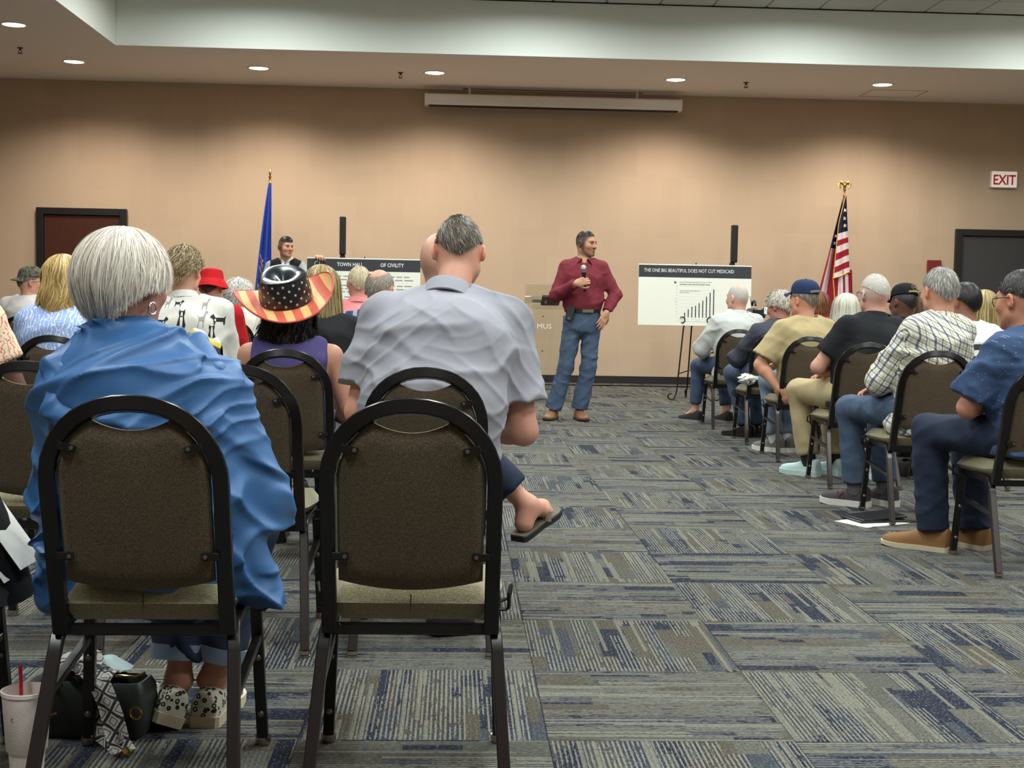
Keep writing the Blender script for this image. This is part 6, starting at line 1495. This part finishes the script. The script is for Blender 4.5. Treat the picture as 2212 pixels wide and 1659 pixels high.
# white paper bag standing on the carpet
pb_ = empty('paper_bag', (2.66, 8.12, 0), .1, 'white printed paper bag standing on the carpet under the black polo chair', 'bag')
MB().rings([rr_(.105, .045, 0, r=.006), rr_(.106, .045, .10, r=.006), rr_(.104, .038, .19, r=.006), rr_(.104, .035, .191, r=.006), rr_(.10, .03, .05, r=.006)]).build('bag', plain('white_bag_paper', (222, 222, 220), .8), pb_)
ln_ = MB()
for k in range(7): ln_.box((-.03+.012*(k % 2), -.0463+.001*(k > 4), .05+.016*k), (.10, .001, .003))
ln_.build('print', M_GREYINK, pb_)
um = empty('folded_umbrella', (2.53, 8.52, .018), R(-4), 'black folded umbrella lying on the carpet behind the aqua sneaker', 'umbrella')
MB().tube([(-.16, 0, 0), (-.1, 0, 0), (.12, 0, 0), (.17, 0, 0)], .018, n=10, taper=[.6, 1, .95, .3]).build('canopy', cloth('black_umbrella', (18, 18, 20)), um); MB().tube([(-.22, 0, 0), (-.16, 0, 0)], .011, n=10).build('handle', M_BLACK, um)
# crumpled white bag on the seat beside the navy jacket
rn = np.random.default_rng(3)
def crump(c, r, m, label):
    V = []
    g_ = []
    for i, ph in enumerate(np.linspace(.05, math.pi-.05, 11)):
        g_.append([(c[0]+r[0]*math.sin(ph)*math.cos(a)*(.5+.9*rn.random()), c[1]+r[1]*math.sin(ph)*math.sin(a)*(.5+.9*rn.random()), max(c[2]+r[2]*math.cos(ph)*(.8+.4*rn.random()), .457)) for a in np.linspace(0, 2*math.pi, 16, endpoint=False)])
    o = MB().rings(g_).build('paper_bag', m, angle=10); return tag(o, label, 'bag')
def crm():
    g = G('crumpled_newsprint'); n = g.noise(g.obj(), 15, 2); g.base(g.ramp(n, [(0, lin((40, 40, 40))), (.40, lin((226, 226, 218)))], 'CONSTANT')); g.p(.8); return g.m
crump((2.285, 10.09, .505), (.075, .07, .042), crm(), 'crumpled black and white paper bag on the seat beside the navy jacket')
# camcorder on a tripod behind the front row
tp_ = empty('camcorder', (3.02, 13.1, 0), 0, 'black video camera on a tripod beside the chart poster', 'camera')
M_CAMK = plain('black_camera_plastic', (26, 26, 28), .4)
MB().box((0, 0, 1.0), (.13, .30, .10), bev=.015).build('body', M_CAMK, tp_); MB().lathe([(.04, 0), (.045, .10), (.05, .12), (.03, .12)], (0, .15, 1.0), 18, [[1, 0, 0], [0, 0, -1], [0, 1, 0]]).build('lens', M_CAMK, tp_)
MB().tube([(-.03, .05, 1.08), (-.03, .02, 1.12), (-.03, -.08, 1.12), (-.03, -.11, 1.08)], .012, n=8).build('handle', M_CAMK, tp_); MB().tube([(-.06, -.05, 1.08), (-.075, -.05, 1.17)], .003, n=6).build('antenna', M_CAMK, tp_)
MB().box((.04, -.14, 1.055), (.012, .05, .02), bev=.003).build('screen', plain('bright_lcd', (210, 220, 140), .3), tp_)
for a in (90, 210, 330): MB().tube([(.02*math.cos(R(a)), .02*math.sin(R(a)), .94), (.33*math.cos(R(a)), .33*math.sin(R(a)), .01)], .012, n=8).build('leg', M_CAMK, tp_)
MB().lathe([(.03, .90), (.03, .96)], n=14).build('tripod_head', M_CAMK, tp_)
# lit phone held by the person with reddish hair
ph_ = empty('phone', (2.865, 11.83, 1.035), R(8), 'phone with a bright screen held beside the navy cap', 'phone')
MB().box((0, 0, 0), (.145, .009, .072), bev=.004).build('case', M_CAMK, ph_); MB().box((0, -.0052, 0), (.135, .001, .064)).build('screen', emit('phone_screen', (190, 232, 236), 1.3), ph_)
# red letter mark on the charcoal sneaker
def sneaker_mark(J, s, m):
    d = unit(A(J.ft[s][0], J.ft[s][1], 0)); x = np.cross(d, A(0, 0, 1)); o = A(J.an[s][0], J.an[s][1], 0)-d*.075
    for sx in (-1,):
        c = o+d*.145+x*sx*.0475+A(0, 0, .062)
        P = [(-.022, -.016), (-.016, .016), (.010, -.016), (.018, .016)]
        sh = [q_ for q_ in J.root.children if q_.name.startswith('shoe')]
        MB().tube([c+d*p[0]+A(0, 0, p[1])+x*-sx*(p[1]*.28+.004) for p in P], .0035, .002, n=6).build('letter_mark', m, sh[0])
sneaker_mark(p5, -1, plain('red_print_mark', (150, 50, 56), .6))
# prints of dogs on the white shirt
def lay_prints():
    from mathutils.bvhtree import BVHTree
    from mathutils.geometry import tessellate_polygon
    me = dog.top.data; bv = BVHTree.FromPolygons([v.co for v in me.vertices], [p.vertices for p in me.polygons])
    ms = [plain('black_fabric_print', (28, 27, 28), .85), plain('white_fabric_print', (214, 210, 204), .85), plain('grey_fabric_print', (150, 148, 144), .85)]
    mb = MB(); N = dog.N
    spots = [(.024, -.146, 0, 1.), (.118, -.14, 2, 1.), (-.075, -.14, 1, .85), (.19, -.125, 1, -.85), (-.055, -.05, 2, .65), (.06, -.035, 2, -.6), (.0, -.04, 1, .55), (.125, -.055, 2, .7), (-.13, -.10, 0, .7), (.165, -.20, 0, .8), (-.04, -.23, 2, 1), (.07, -.235, 1, .9), (-.15, -.22, 1, .9)]
    for sx, sz, k, sc_ in spots:
        for poly, mi in dogfig(k):
            pts = [Vector((sx+p[0]*sc_*.9, 0, sz+p[1]*abs(sc_)*.9)) for p in poly]; V = []
            for p in pts:
                hit = bv.ray_cast(Vector((N[0]+p.x, -1.5, N[2]+p.z)), Vector((0, 1, 0)))
                V.append(tuple(hit[0]+hit[1]*(.002+.0008*(mi == 1))) if hit[0] is not None else None)
            if None in V: continue
            mb.mi = mi; mb.add(V, [t for t in tessellate_polygon([[Vector((p.x, p.z, 0)) for p in pts]])])
    if mb.f: mb.build('dog_print', ms, dog.top, smooth=False)['kind'] = 'stuff'
# ------------------------------------------------------------------ compute the sculpted meshes
with ThreadPoolExecutor(4) as ex_:
    for (me, _), d in zip(JOBS, ex_.map(lambda j: j[1](), JOBS)):
        mats = list(me.materials); fill(me, **d)
        if not len(me.materials):
            for m in mats: me.materials.append(m)
lay_prints()
bpy.context.view_layer.update()
